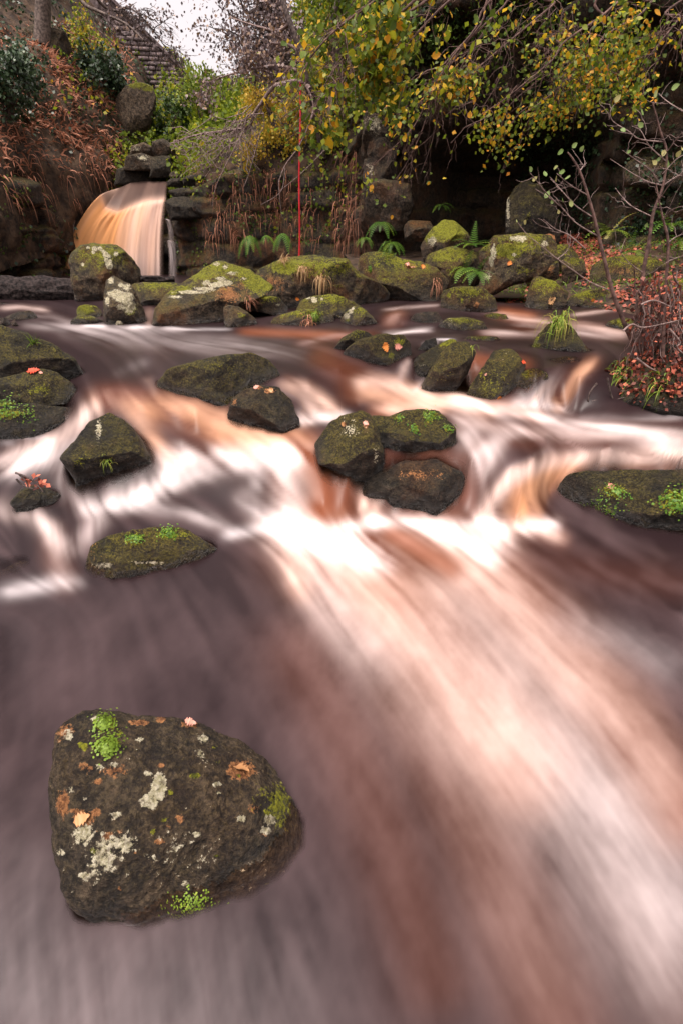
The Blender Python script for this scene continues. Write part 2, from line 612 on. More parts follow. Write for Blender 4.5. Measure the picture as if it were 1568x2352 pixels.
# --- far row, before the waterfall
rock([(158, 603), (166, 583), (184, 563), (218, 560), (269, 564), (289, 577), (307, 600), (321, 618), (321, 647), (302, 668), (243, 702), (185, 708), (164, 647)], 11.9,
     'big rounded brown boulder with cream lichen flecks standing before the waterfall', 0.75, 0.55, 0.5,
     [(225 + dx, 571 + dy, r, r, L, 1.25) for dx, dy, r in ((-22, -2, 3), (-6, 1, 5), (5, 0, 4), (14, 8, 4), (18, 14, 5), (26, 18, 4), (20, 26, 4), (28, 30, 4), (27, 40, 6), (22, 34, 4), (42, 12, 4), (-10, 8, 3), (-35, 36, 3))],
     e=3.0, **BIG, ext=0.1)
rock([(243, 644), (256, 631), (266, 634), (302, 654), (317, 680), (333, 708), (339, 726), (333, 744), (287, 745), (256, 738), (238, 713)], 9.25,
     'upright triangular rock splashed with pale yellow green lichen', 0.3, 0.4, 0.1,
     [(265, 675, 16, 8, L, 1.0), (285, 684, 22, 9, L, 1.15), (297, 700, 14, 14, L, 1.1), (300, 705, 14, 14, G, 1.0), (256, 644, 6, 7, L, 1.0), (290, 660, 9, 8, L, 0.9), (247, 690, 6, 10, L, 0.95), (278, 655, 5, 4, L, 1), (275, 705, 8, 5, L, 0.85)],
     e=2.4, **BIG)
rock([(174, 712), (180, 703), (196, 699), (222, 702), (235, 715), (232, 735), (180, 735)], 9.7, 'small round rock with a bright green moss cap beside the triangular rock', 0.6, 0.3, 0.1, [(190, 712, 18, 11, G, 1.3)])
rock([(162, 737), (178, 725), (210, 725), (240, 738), (246, 748), (190, 751), (164, 750)], 9.1, 'low brown rock at the water edge below the triangular rock', 0.7, 0.35, 0.2)
rock([(246, 742), (252, 733), (264, 734), (270, 746), (250, 748)], 8.95, 'tiny dark stone at the foot of the triangular rock', 0.3, 0.15, name='stone', cat='stone')
rock([(266, 742), (270, 736), (278, 737), (286, 746), (268, 749)], 8.9, 'small pinkish pale stone at the foot of the triangular rock', 0.0, 0.9, 1.0, [(276, 742, 12, 9, L, 1.0)], name='stone', cat='stone')
rock([(300, 652), (330, 648), (400, 649), (428, 655), (412, 690), (345, 701), (310, 690)], 10.7, 'long low rock lying behind the triangular rock', 0.6, 0.4, 0.1, e=3.2)
rock([(90, 651), (100, 645), (140, 643), (162, 648), (160, 656), (92, 657)], 13.5, 'flat mossy rock showing just above the log', 0.8, 0.4, 0.1, ext=0.6)
rock([(8, 729), (40, 717), (70, 713), (82, 720), (94, 737), (60, 742), (15, 738)], 9.6, 'dark wet rock in the rapids left of the log', 0.2, 0.15, 0.0)
rock([(-30, 705), (0, 696), (28, 697), (42, 704), (20, 712), (-30, 712)], 10.8, 'dark rock at the left picture edge under the log', 0.2, 0.15, 0.0)
rock([(-20, 745), (0, 731), (12, 729), (28, 742), (20, 750), (-20, 752)], 8.9, 'small black wet stone at the left picture edge', 0.0, 0.1, name='stone', cat='stone')
rock([(24, 742), (34, 733), (44, 746), (34, 750)], 8.85, 'small grey wet stone beside the black one at the left edge', 0.0, 0.5, name='stone', cat='stone')
rock([(349, 728), (356, 700), (375, 682), (398, 667), (429, 646), (447, 634), (493, 600), (508, 595), (534, 609), (549, 609), (572, 617), (598, 636), (630, 659), (625, 671), (593, 676), (575, 690), (539, 715), (516, 754), (467, 756), (403, 755), (352, 750)], 9.5,
     'large slanting boulder with bright moss crest and pale lichen stripe', 0.55, 0.5, 0.75,
     [(500, 612, 22, 12, G, 1.0), (460, 633, 20, 10, G, 0.95), (545, 622, 30, 10, G, 1.15), (600, 648, 32, 20, G, 1.2), (570, 630, 25, 10, G, 0.9), (420, 665, 25, 10, G, 0.8), (398, 672, 20, 6, G, 0.8), (520, 640, 22, 4, G, 0.7),
      (468, 664, 22, 4, L, 1.0), (440, 671, 30, 3.5, L, 1.05), (405, 682, 14, 3, L, 0.95), (493, 655, 12, 5, L, 1.2), (518, 650, 12, 6, L, 1.2), (508, 640, 10, 4, L, 0.95), (533, 628, 14, 4, L, 0.85), (475, 650, 9, 5, L, 0.8), (560, 640, 6, 3, L, 0.8), (497, 606, 8, 4, L, 0.85), (517, 612, 6, 5, L, 0.8),
      (500, 632, 45, 12, O, 0.55), (525, 675, 25, 22, O, 0.75), (560, 655, 25, 20, O, 0.55)], thick=1.0, e=2.5, facets=9, **BIG, seed=18)
rock([(580, 623), (616, 608), (667, 593), (708, 590), (764, 595), (800, 595), (810, 611), (821, 626), (846, 639), (861, 644), (892, 664), (897, 677), (885, 705), (861, 710), (795, 715), (692, 715), (650, 710), (600, 680)], 10.6,
     'widest mossy boulder, low and long topped, below the red rope', 0.95, 0.45, 0.55,
     [(660, 612, 28, 14, G, 1.25), (690, 605, 25, 10, G, 0.9), (625, 650, 40, 25, O, 0.5), (770, 655, 30, 20, G, 0.35), (775, 611, 6, 5, O, 0.9)], e=3.2, ext=0.1, facets=8, **BIG)
rock([(573, 684), (595, 678), (640, 683), (664, 705), (655, 720), (620, 714), (575, 708)], 9.5, 'flat topped brown rock wedged beside the slanting boulder', 0.6, 0.4, 0.3, [(640, 700, 4, 3, L, 0.9)], e=3.4)
rock([(513, 708), (525, 701), (548, 704), (565, 714), (588, 733), (595, 748), (570, 762), (530, 762), (518, 748)], 8.75, 'grey mottled rock in front of the slanting boulder', 0.35, 0.4, 0.1, [(560, 725, 14, 8, G, 0.5)], e=2.8)
rock([(680, 712), (690, 690), (720, 678), (770, 676), (800, 688), (840, 705), (852, 728), (760, 740), (700, 732)], 9.25, 'green mossy rock with white lichen dots in the middle of the row', 1.0, 0.4, 0.2,
     [(722, 689, 6, 5, L, 1.2), (708, 684, 4, 3, L, 1.0), (740, 687, 3, 3, L, 1), (750, 690, 22, 10, G, 0.6)], e=2.9)
rock([(619, 735), (640, 723), (700, 710), (740, 712), (765, 725), (772, 748), (740, 758), (640, 760), (621, 750)], 8.75, 'undercut ledge rock trailing roots at the pool edge', 0.7, 0.35, 0.2, [(715, 722, 14, 5, G, 0.6)], e=3.2)
rock([(774, 745), (790, 718), (815, 702), (835, 708), (857, 730), (880, 758), (840, 763), (780, 762)], 8.75, 'pointed rock with white lichen beside the small gap cascade', 0.75, 0.4, 0.2,
     [(805, 716, 4, 5, L, 1.2), (797, 726, 5, 5, L, 1.2), (798, 734, 4, 4, G, 1.2), (810, 708, 3, 4, L, 1.0)])
rock([(821, 616), (829, 586), (849, 579), (899, 581), (924, 596), (969, 601), (1004, 616), (1029, 641), (1024, 661), (1000, 684), (974, 690), (899, 688), (840, 660)], 11.4,
     'humped boulder with grass tuft and orange leaf behind the gap cascade', 0.95, 0.42, 0.45,
     [(893, 584, 14, 5, G, 0.9), (942, 611, 12, 5, O, 1.2), (971, 613, 5, 4, O, 1.2), (850, 618, 5, 5, G, 1.0), (880, 640, 14, 6, G, 0.6), (930, 640, 20, 6, G, 0.5)], e=2.9, **BIG)
rock([(963, 560), (985, 530), (1010, 508), (1024, 503), (1045, 508), (1075, 538), (1088, 556), (1075, 580), (1040, 590), (975, 588)], 12.8, 'peaked rock capped with deep green moss under the cave', 0.8, 0.45, 0.1,
     [(1030, 525, 40, 22, G, 1.15), (990, 545, 18, 12, G, 0.8), (992, 553, 8, 8, L, 1.0)], e=2.4)
rock([(973, 605), (985, 582), (1040, 566), (1095, 580), (1108, 640), (1050, 656), (1000, 645)], 12.0, 'mossy leaf strewn boulder under the peaked rock', 1.0, 0.4, 0.2, [(1020, 590, 40, 14, G, 0.65), (1050, 625, 30, 14, G, 0.6)])
rock([(1100, 652), (1112, 595), (1125, 552), (1138, 541), (1200, 536), (1262, 541), (1277, 560), (1279, 592), (1262, 622), (1232, 640), (1180, 652), (1135, 674), (1108, 668)], 11.2,
     'tall tilted slab with moss and lichen roofing a dark hollow', 0.85, 0.6, 0.6,
     [(1165, 575, 35, 16, G, 1.0), (1225, 547, 22, 6, G, 0.8), (1132, 580, 5, 16, L, 1.05), (1127, 600, 5, 10, L, 1.05), (1190, 548, 18, 6, L, 0.85), (1118, 635, 18, 14, L, 0.45), (1170, 605, 5, 5, O, 1.2), (1200, 620, 40, 14, G, 0.5), (1250, 560, 6, 5, L, 1.1), (1180, 585, 4, 3, L, 1)],
     ext=0.02, thick=0.7, e=3.6, facets=5, soft=1, **BIG)
rock([(1240, 555), (1246, 540), (1260, 536), (1272, 541), (1276, 552)], 11.6, 'orange brown cobble on top of the tilted slab', 0.1, 0.6, 1.0, [(1258, 545, 20, 14, O, 1.0)], name='stone', cat='stone', ext=0.5)
rock([(1199, 705), (1212, 665), (1222, 636), (1240, 634), (1275, 648), (1305, 672), (1302, 690), (1284, 726), (1210, 730)], 10.2, 'wedge shaped mossy rock propping the tilted slab on the right', 0.8, 0.4, 0.3, [(1265, 652, 34, 10, G, 0.8)], e=2.7)
rock([(1222, 625), (1262, 590), (1282, 600), (1284, 640), (1245, 645)], 11.0, 'tawny corner rock tucked below the tilted slab', 0.7, 0.5, 0.6, [(1262, 620, 14, 14, O, 0.6)], ext=0.1)
rock([(1011, 692), (1015, 668), (1040, 658), (1075, 657), (1110, 665), (1135, 685), (1143, 712), (1120, 728), (1060, 730), (1018, 720)], 10.1, 'dark rounded boulder beside the hollow under the slab', 0.6, 0.22, 0.15,
     [(1030, 678, 4, 4, G, 1.2), (1094, 700, 5, 6, O, 1.0), (1060, 690, 3, 5, G, 1.0)], e=2.9, **BIG)
rock([(1100, 730), (1125, 718), (1160, 722), (1179, 744), (1150, 751), (1105, 750)], 9.4, 'low dark rock in front of the dark rounded boulder', 0.6, 0.25, 0.0)
rock([(1004, 748), (1025, 730), (1070, 728), (1110, 740), (1121, 762), (1100, 774), (1050, 776), (1016, 770)], 8.5, 'olive rock with a pale grey face in the pale rapids', 0.75, 0.4, 0.1, [(1030, 752, 16, 20, L, 0.42), (1087, 763, 6, 5, G, 1.2)])
rock([(932, 748), (950, 722), (980, 716), (1005, 718), (1017, 738), (1010, 756), (940, 758)], 9.0, 'black wet round stone beside the gap cascade', 0.05, 0.12, 0.0, wetk=1.0)
rock([(850, 694), (862, 690), (882, 692), (888, 700), (855, 702)], 12.5, 'flat wet stone in the current behind the gap cascade', 0.0, 0.2, 0.0, name='stone', cat='stone')
rock([(988, 700), (994, 684), (1006, 683), (1014, 696), (1012, 704)], 11.8, 'small grey upright stone left of the dark rounded boulder', 0.1, 0.5, 0.0, name='stone', cat='stone')
rock([(1280, 712), (1310, 680), (1350, 664), (1400, 668), (1412, 690), (1385, 700), (1340, 722), (1288, 726)], 10.3, 'slanted grey green rock overhanging the right rapids', 0.75, 0.4, 0.2, [(1332, 713, 6, 4, G, 1.2), (1360, 690, 4, 3, O, 1.2)], e=2.9)
rock([(1286, 600), (1300, 590), (1340, 594), (1346, 625), (1320, 640), (1290, 636)], 11.6, 'square brown rock among the red leaves on the right bank', 0.7, 0.45, 0.4, e=3.6)
rock([(1345, 640), (1358, 606), (1400, 590), (1450, 586), (1510, 596), (1540, 620), (1535, 660), (1450, 668), (1370, 664)], 10.9, 'long mossy bank boulder behind the bare saplings', 0.95, 0.5, 0.4, [(1450, 594, 40, 8, G, 0.7), (1430, 620, 30, 14, O, 0.5)], e=3.0)
rock([(1470, 700), (1490, 668), (1540, 640), (1600, 640), (1640, 690), (1600, 720), (1500, 722)], 9.4, 'mossy rock at the right picture edge behind the tangle', 0.9, 0.35, 0.2)
rock([(1380, 760), (1395, 738), (1430, 728), (1470, 740), (1480, 770), (1430, 782), (1390, 776)], 8.2, 'green film rock behind the leaning sapling stem', 0.9, 0.35, 0.1, [(1430, 742, 24, 8, G, 0.9)])
rock([(1330, 705), (1350, 694), (1400, 698), (1430, 712), (1400, 724), (1340, 722)], 9.9, 'low stone behind the right rapids under the overhang', 0.5, 0.3, 0.2)
rock([(1120, 560), (1100, 575), (1098, 600), (1112, 620), (1135, 600)], 12.6, 'narrow mossy stone between the slab and the leaf strewn boulder', 0.9, 0.4, 0.2)
rock([(1158, 520), (1162, 460), (1178, 430), (1205, 412), (1240, 425), (1275, 470), (1288, 530), (1260, 550), (1190, 552)], 14.1, 'tall upright mossy stone leaning against the right cliff', 0.6, 0.14, 0.1, [(1215, 490, 30, 45, G, 0.3), (1165, 480, 5, 40, L, 0.6)], e=2.2, thick=0.7, facets=10, soft=1)
rock([(1180, 600), (1220, 575), (1300, 560), (1330, 590), (1320, 630), (1210, 640)], 13.0, 'buried rock behind the tilted slab on the right bank', 0.8, 0.4, 0.3)

# --- middle of the stream
rock([(763, 799), (785, 776), (818, 757), (840, 762), (858, 772), (822, 803), (782, 805)], 6.9, 'small peaked mossy rock behind the flat rock with two leaves', 0.95, 0.3, 0.1, [(825, 765, 20, 10, G, 0.5)])
rock([(784, 812), (820, 782), (868, 770), (925, 769), (943, 790), (947, 825), (928, 866), (880, 868), (828, 848)], 6.5, 'flat mossy rock carrying two pink and orange leaves', 0.9, 0.25, 0.15, [(915, 785, 14, 8, G, 0.8), (898, 817, 6, 5, G, 1.2)], e=2.9, **BIG)
rock([(949, 808), (975, 782), (1003, 775), (1007, 790), (962, 818)], 6.85, 'thin dark rock leaning above the narrow trickle', 0.5, 0.22, 0.1)
rock([(915, 868), (958, 818), (1000, 795), (1035, 776), (1052, 784), (1022, 832), (950, 872)], 6.25, 'long slanting mossy rock behind the smooth leaning one', 0.95, 0.32, 0.1, [(1025, 785, 18, 8, G, 1.0), (975, 840, 14, 4, L, 0.45)], e=2.8)
rock([(955, 888), (985, 850), (1010, 812), (1040, 786), (1074, 784), (1090, 812), (1076, 850), (1032, 893), (985, 903)], 5.95, 'smooth egg shaped rock leaning right with olive moss', 0.9, 0.3, 0.1, [(1025, 870, 30, 20, G, 0.3)], e=2.6, **BIG)
rock([(1048, 786), (1075, 772), (1145, 773), (1153, 785), (1130, 792), (1060, 793)], 7.5, 'flat mossy slab lying level with the upper pool', 0.9, 0.35, 0.2, ext=0.6)
rock([(1076, 806), (1085, 798), (1105, 797), (1118, 805), (1100, 811)], 7.1, 'small orange stone barely above the upper pool', 0.1, 0.6, 1.0, [(1096, 803, 20, 8, O, 1.0)], name='stone', cat='stone', ext=0.6)
rock([(1060, 785), (1056, 775), (1030, 770), (1000, 776), (1010, 786)], 8.1, 'flat dark slab with foam edge behind the leaning rocks', 0.6, 0.3, 0.1, ext=0.6)
rock([(1058, 908), (1080, 875), (1110, 840), (1130, 808), (1150, 798), (1168, 797), (1190, 812), (1208, 838), (1196, 872), (1188, 912), (1150, 927), (1090, 920)], 5.75, 'broad hump of dark green moss with a pale cap right of centre', 1.0, 0.3, 0.1,
     [(1130, 880, 50, 34, G, 0.42), (1165, 812, 24, 12, L, 0.25)], e=2.7, **BIG)
rock([(1181, 888), (1195, 856), (1225, 844), (1250, 848), (1258, 870), (1246, 897), (1215, 911), (1190, 904)], 5.6, 'small round moss ball rock beside the little right cascade', 1.0, 0.35, 0.3, [(1222, 862, 32, 16, G, 0.55), (1222, 898, 16, 8, O, 0.8)], e=2.3)
rock([(1243, 846), (1265, 828), (1300, 819), (1325, 822), (1335, 835), (1312, 860), (1255, 872)], 6.05, 'smooth tan cobble above the little right cascade', 0.55, 0.55, 0.7, [(1315, 832, 18, 10, O, 0.5)])
rock([(1206, 812), (1228, 777), (1258, 745), (1283, 737), (1310, 750), (1337, 785), (1363, 807), (1345, 820), (1280, 828), (1230, 838), (1214, 832)], 6.9, 'pyramid rock topped with drooping yellow grass', 0.8, 0.35, 0.1, [(1225, 790, 12, 24, G, 0.7)], e=2.3, **BIG)
W1, T1 = rock_shell([(724, 1020), (755, 973), (782, 956), (823, 945), (847, 950), (866, 986), (880, 1027), (880, 1061), (857, 1085), (816, 1080), (755, 1056), (731, 1049)], 4.2, seed=411, e=2.9, facets=8, **BIG)
W2, T2 = rock_shell([(835, 975), (850, 953), (891, 957), (925, 945), (959, 940), (1000, 942), (1027, 966), (1041, 983), (1047, 1020), (1037, 1034), (959, 1034), (860, 1050)], 4.45, seed=412, e=3.0, facets=6, **BIG)
finish_rock('boulder', np.vstack([W1, W2]), np.vstack([T1, T2 + len(W1)]), 'saddle backed double rock with green sprigs in the centre of the stream', 0.6, 0.15, 0.15,
            [(800, 985, 24, 16, L, 0.45), (840, 975, 5, 6, O, 1.1), (790, 975, 4, 4, O, 1.1), (863, 1045, 8, 16, L, 0.55), (985, 955, 18, 12, G, 0.7), (950, 985, 10, 8, G, 0.7), (915, 960, 8, 8, G, 0.7), (1025, 985, 10, 10, G, 0.6)], 411, 'boulder', 'rocks standing in the stream')
rock([(812, 1168), (828, 1112), (868, 1082), (930, 1060), (1000, 1056), (1060, 1084), (1085, 1124), (1080, 1178), (1000, 1190), (880, 1190)], 3.98, 'dark domed rock with water sliding over it below the double rock', 0.1, 0.12, 0.4,
     [(960, 1090, 50, 10, O, 0.55)], e=2.6, **BIG, ext=0.1)
rock([(358, 908), (360, 876), (390, 849), (450, 829), (525, 814), (575, 810), (615, 826), (643, 850), (646, 876), (625, 892), (575, 910), (530, 930), (425, 920)], 5.2, 'long whale backed mossy boulder between the two left cascades', 1.0, 0.25, 0.1,
     [(500, 840, 60, 14, G, 0.3)], e=2.7, **BIG)
rock([(522, 948), (533, 915), (558, 895), (600, 884), (640, 889), (670, 920), (691, 960), (660, 976), (600, 983), (560, 979), (528, 966)], 4.75, 'round dark cobble with tan blotches below the whale backed boulder', 0.25, 0.2, 0.2,
     [(620, 897, 10, 5, O, 1.1), (594, 890, 8, 4, O, 1.0), (540, 925, 6, 8, O, 0.8)], e=2.4, **BIG)
rock([(136, 1046), (178, 1002), (213, 967), (253, 951), (290, 970), (330, 1010), (365, 1050), (388, 1088), (372, 1100), (280, 1117), (178, 1117), (172, 1078)], 4.2, 'dark pyramid rock with a white water mark on the left', 0.75, 0.2, 0.1,
     [(228, 990, 6, 26, L, 0.75), (190, 1060, 20, 14, G, 0.5), (240, 1060, 26, 10, G, 0.45)], e=2.3, facets=5, **BIG)
rock([(-80, 900), (-80, 760), (0, 747), (50, 763), (120, 793), (170, 828), (200, 860), (222, 897), (200, 905), (100, 935), (0, 945)], 5.5, 'great sloping mossy boulder filling the left picture edge', 1.0, 0.28, 0.1, [(100, 800, 80, 20, G, 0.25)], e=2.8, **BIG)
rock([(-60, 885), (30, 862), (90, 849), (130, 855), (165, 880), (185, 907), (150, 920), (60, 935), (-60, 945)], 4.95, 'mossy stone with a red leaf in front of the great left boulder', 1.0, 0.3, 0.1, [(90, 895, 40, 14, G, 0.5), (20, 940, 30, 14, G, 0.9), (110, 853, 22, 5, L, 0.35)], e=2.8, **BIG)
rock([(-60, 945), (60, 927), (150, 935), (192, 940), (187, 962), (150, 988), (100, 1006), (-60, 1000)], 4.7, 'black wet slab at the left edge below the red leaf stone', 0.25, 0.1, 0.0, [(20, 950, 34, 10, G, 0.9)], e=3.2, **BIG)
rock([(22, 1150), (50, 1122), (75, 1113), (105, 1120), (142, 1137), (125, 1152), (80, 1166), (40, 1166)], 3.75, 'small dark rock with drift twigs caught on it', 0.4, 0.15, 0.0, e=2.4)
rock([(195, 1288), (213, 1250), (250, 1231), (300, 1221), (360, 1211), (415, 1211), (450, 1231), (504, 1263), (470, 1281), (415, 1301), (300, 1313), (218, 1310)], 3.15, 'low oval rock furred with moss in the dark pool', 1.0, 0.28, 0.3,
     [(310, 1235, 16, 14, G, 0.9), (390, 1227, 18, 9, G, 1.1), (425, 1228, 12, 6, G, 0.8), (240, 1300, 26, 6, L, 0.75), (340, 1292, 40, 5, L, 0.6), (215, 1270, 16, 20, O, 0.4)], e=2.6, **BIG)
rock([(-60, 1335), (0, 1312), (40, 1291), (65, 1286), (79, 1312), (60, 1342), (20, 1362), (-60, 1369)], 2.95, 'mossy rock at the left edge above the near pool', 0.7, 0.2, 0.1, [(40, 1335, 20, 14, G, 0.5)])
rock([(1264, 1190), (1278, 1132), (1300, 1095), (1350, 1085), (1450, 1078), (1568, 1080), (1680, 1090), (1680, 1230), (1500, 1226), (1350, 1216), (1290, 1206)], 3.83, 'broad wet boulder with green sprigs at the right picture edge', 0.6, 0.2, 0.15,
     [(1410, 1130, 24, 14, G, 0.75), (1380, 1170, 40, 14, G, 0.45), (1550, 1150, 30, 26, G, 0.8), (1360, 1150, 20, 10, L, 0.35)], e=3.2, **BIG)
_rs = np.random.RandomState(6)
SPOTS = [(_rs.uniform(140, 660), _rs.uniform(1650, 2060), r_, r_ * _rs.uniform(0.5, 0.9), c_, a_) for r_, c_, a_ in [(_rs.uniform(4, 14), int(_rs.choice([0, 0, 1, 2, 2])), _rs.uniform(0.55, 0.95)) for _ in range(60)]]
rock([(135, 1695), (159, 1661), (207, 1640), (269, 1635), (351, 1638), (428, 1645), (471, 1659), (533, 1681), (581, 1714), (615, 1743), (648, 1791), (676, 1849), (708, 1906), (718, 1990), (690, 2075), (600, 2150), (471, 2180), (345, 2175), (210, 2120), (140, 2050), (118, 1954), (120, 1868), (127, 1767)], 1.145,
     'big flat topped lichen spotted rock nearest the viewer, lower edge under water', 0.16, 0.66, 0.12,
     SPOTS + [(330, 1960, 180, 70, L, 0.34), (500, 1980, 160, 60, L, 0.30), (450, 1740, 160, 50, L, 0.24), (238, 1660, 16, 12, G, 1.4), (248, 1713, 20, 14, G, 1.4), (190, 1712, 12, 8, G, 1.1), (448, 1781, 9, 5, G, 1.2), (635, 1850, 40, 40, G, 0.75), (650, 1880, 30, 40, G, 0.5),
      (366, 1810, 14, 24, L, 1.4), (345, 1840, 16, 14, L, 1.3), (160, 1690, 14, 16, L, 0.8), (195, 1915, 24, 24, L, 0.75), (285, 1940, 34, 26, L, 0.8), (235, 1975, 40, 44, L, 0.62), (620, 1884, 12, 10, L, 1.0), (500, 1800, 10, 5, L, 0.9), (452, 1916, 9, 7, L, 0.9), (345, 1970, 24, 14, L, 0.6), (220, 1650, 30, 6, L, 0.6), (320, 1660, 20, 6, O, 0.9),
      (552, 1768, 24, 18, O, 1.3), (435, 1662, 22, 8, O, 0.9), (192, 1880, 20, 18, O, 1.0), (145, 1845, 12, 24, O, 1.0), (205, 1765, 26, 14, O, 0.7), (155, 1680, 20, 20, O, 0.8), (220, 1866, 10, 8, O, 1.0), (590, 1858, 20, 12, O, 0.6), (250, 1770, 40, 14, O, 0.55)],
     e=2.4, thick=0.46, ext=0.0, facets=2, nth=330, nph=230, wetk=0.6, seed=77, grain=0.024, tilt=0.36)

# ------------------------------------------------------------------ the stream surface
ROCK_BVH = BVHTree.FromPolygons(np.vstack(ROCK_TRIS_V).tolist(), np.vstack(ROCK_TRIS_F).tolist())

NR, NC = 560, 440
yy = 0.35 * (24.0 / 0.35) ** np.linspace(0, 1, NR)
aa = np.linspace(-1, 1, NC)
aa = aa + np.sign(aa) * np.maximum(0, np.abs(aa) - 0.93) * 16      # wide margins to both banks
GX = aa[None, :] * (0.85 + 0.68 * yy)[:, None]
GY = np.repeat(yy[:, None], NC, 1)
GZ = water_z(GX, GY)
GU, GV = survey(np.stack([GX, GY, GZ], -1))

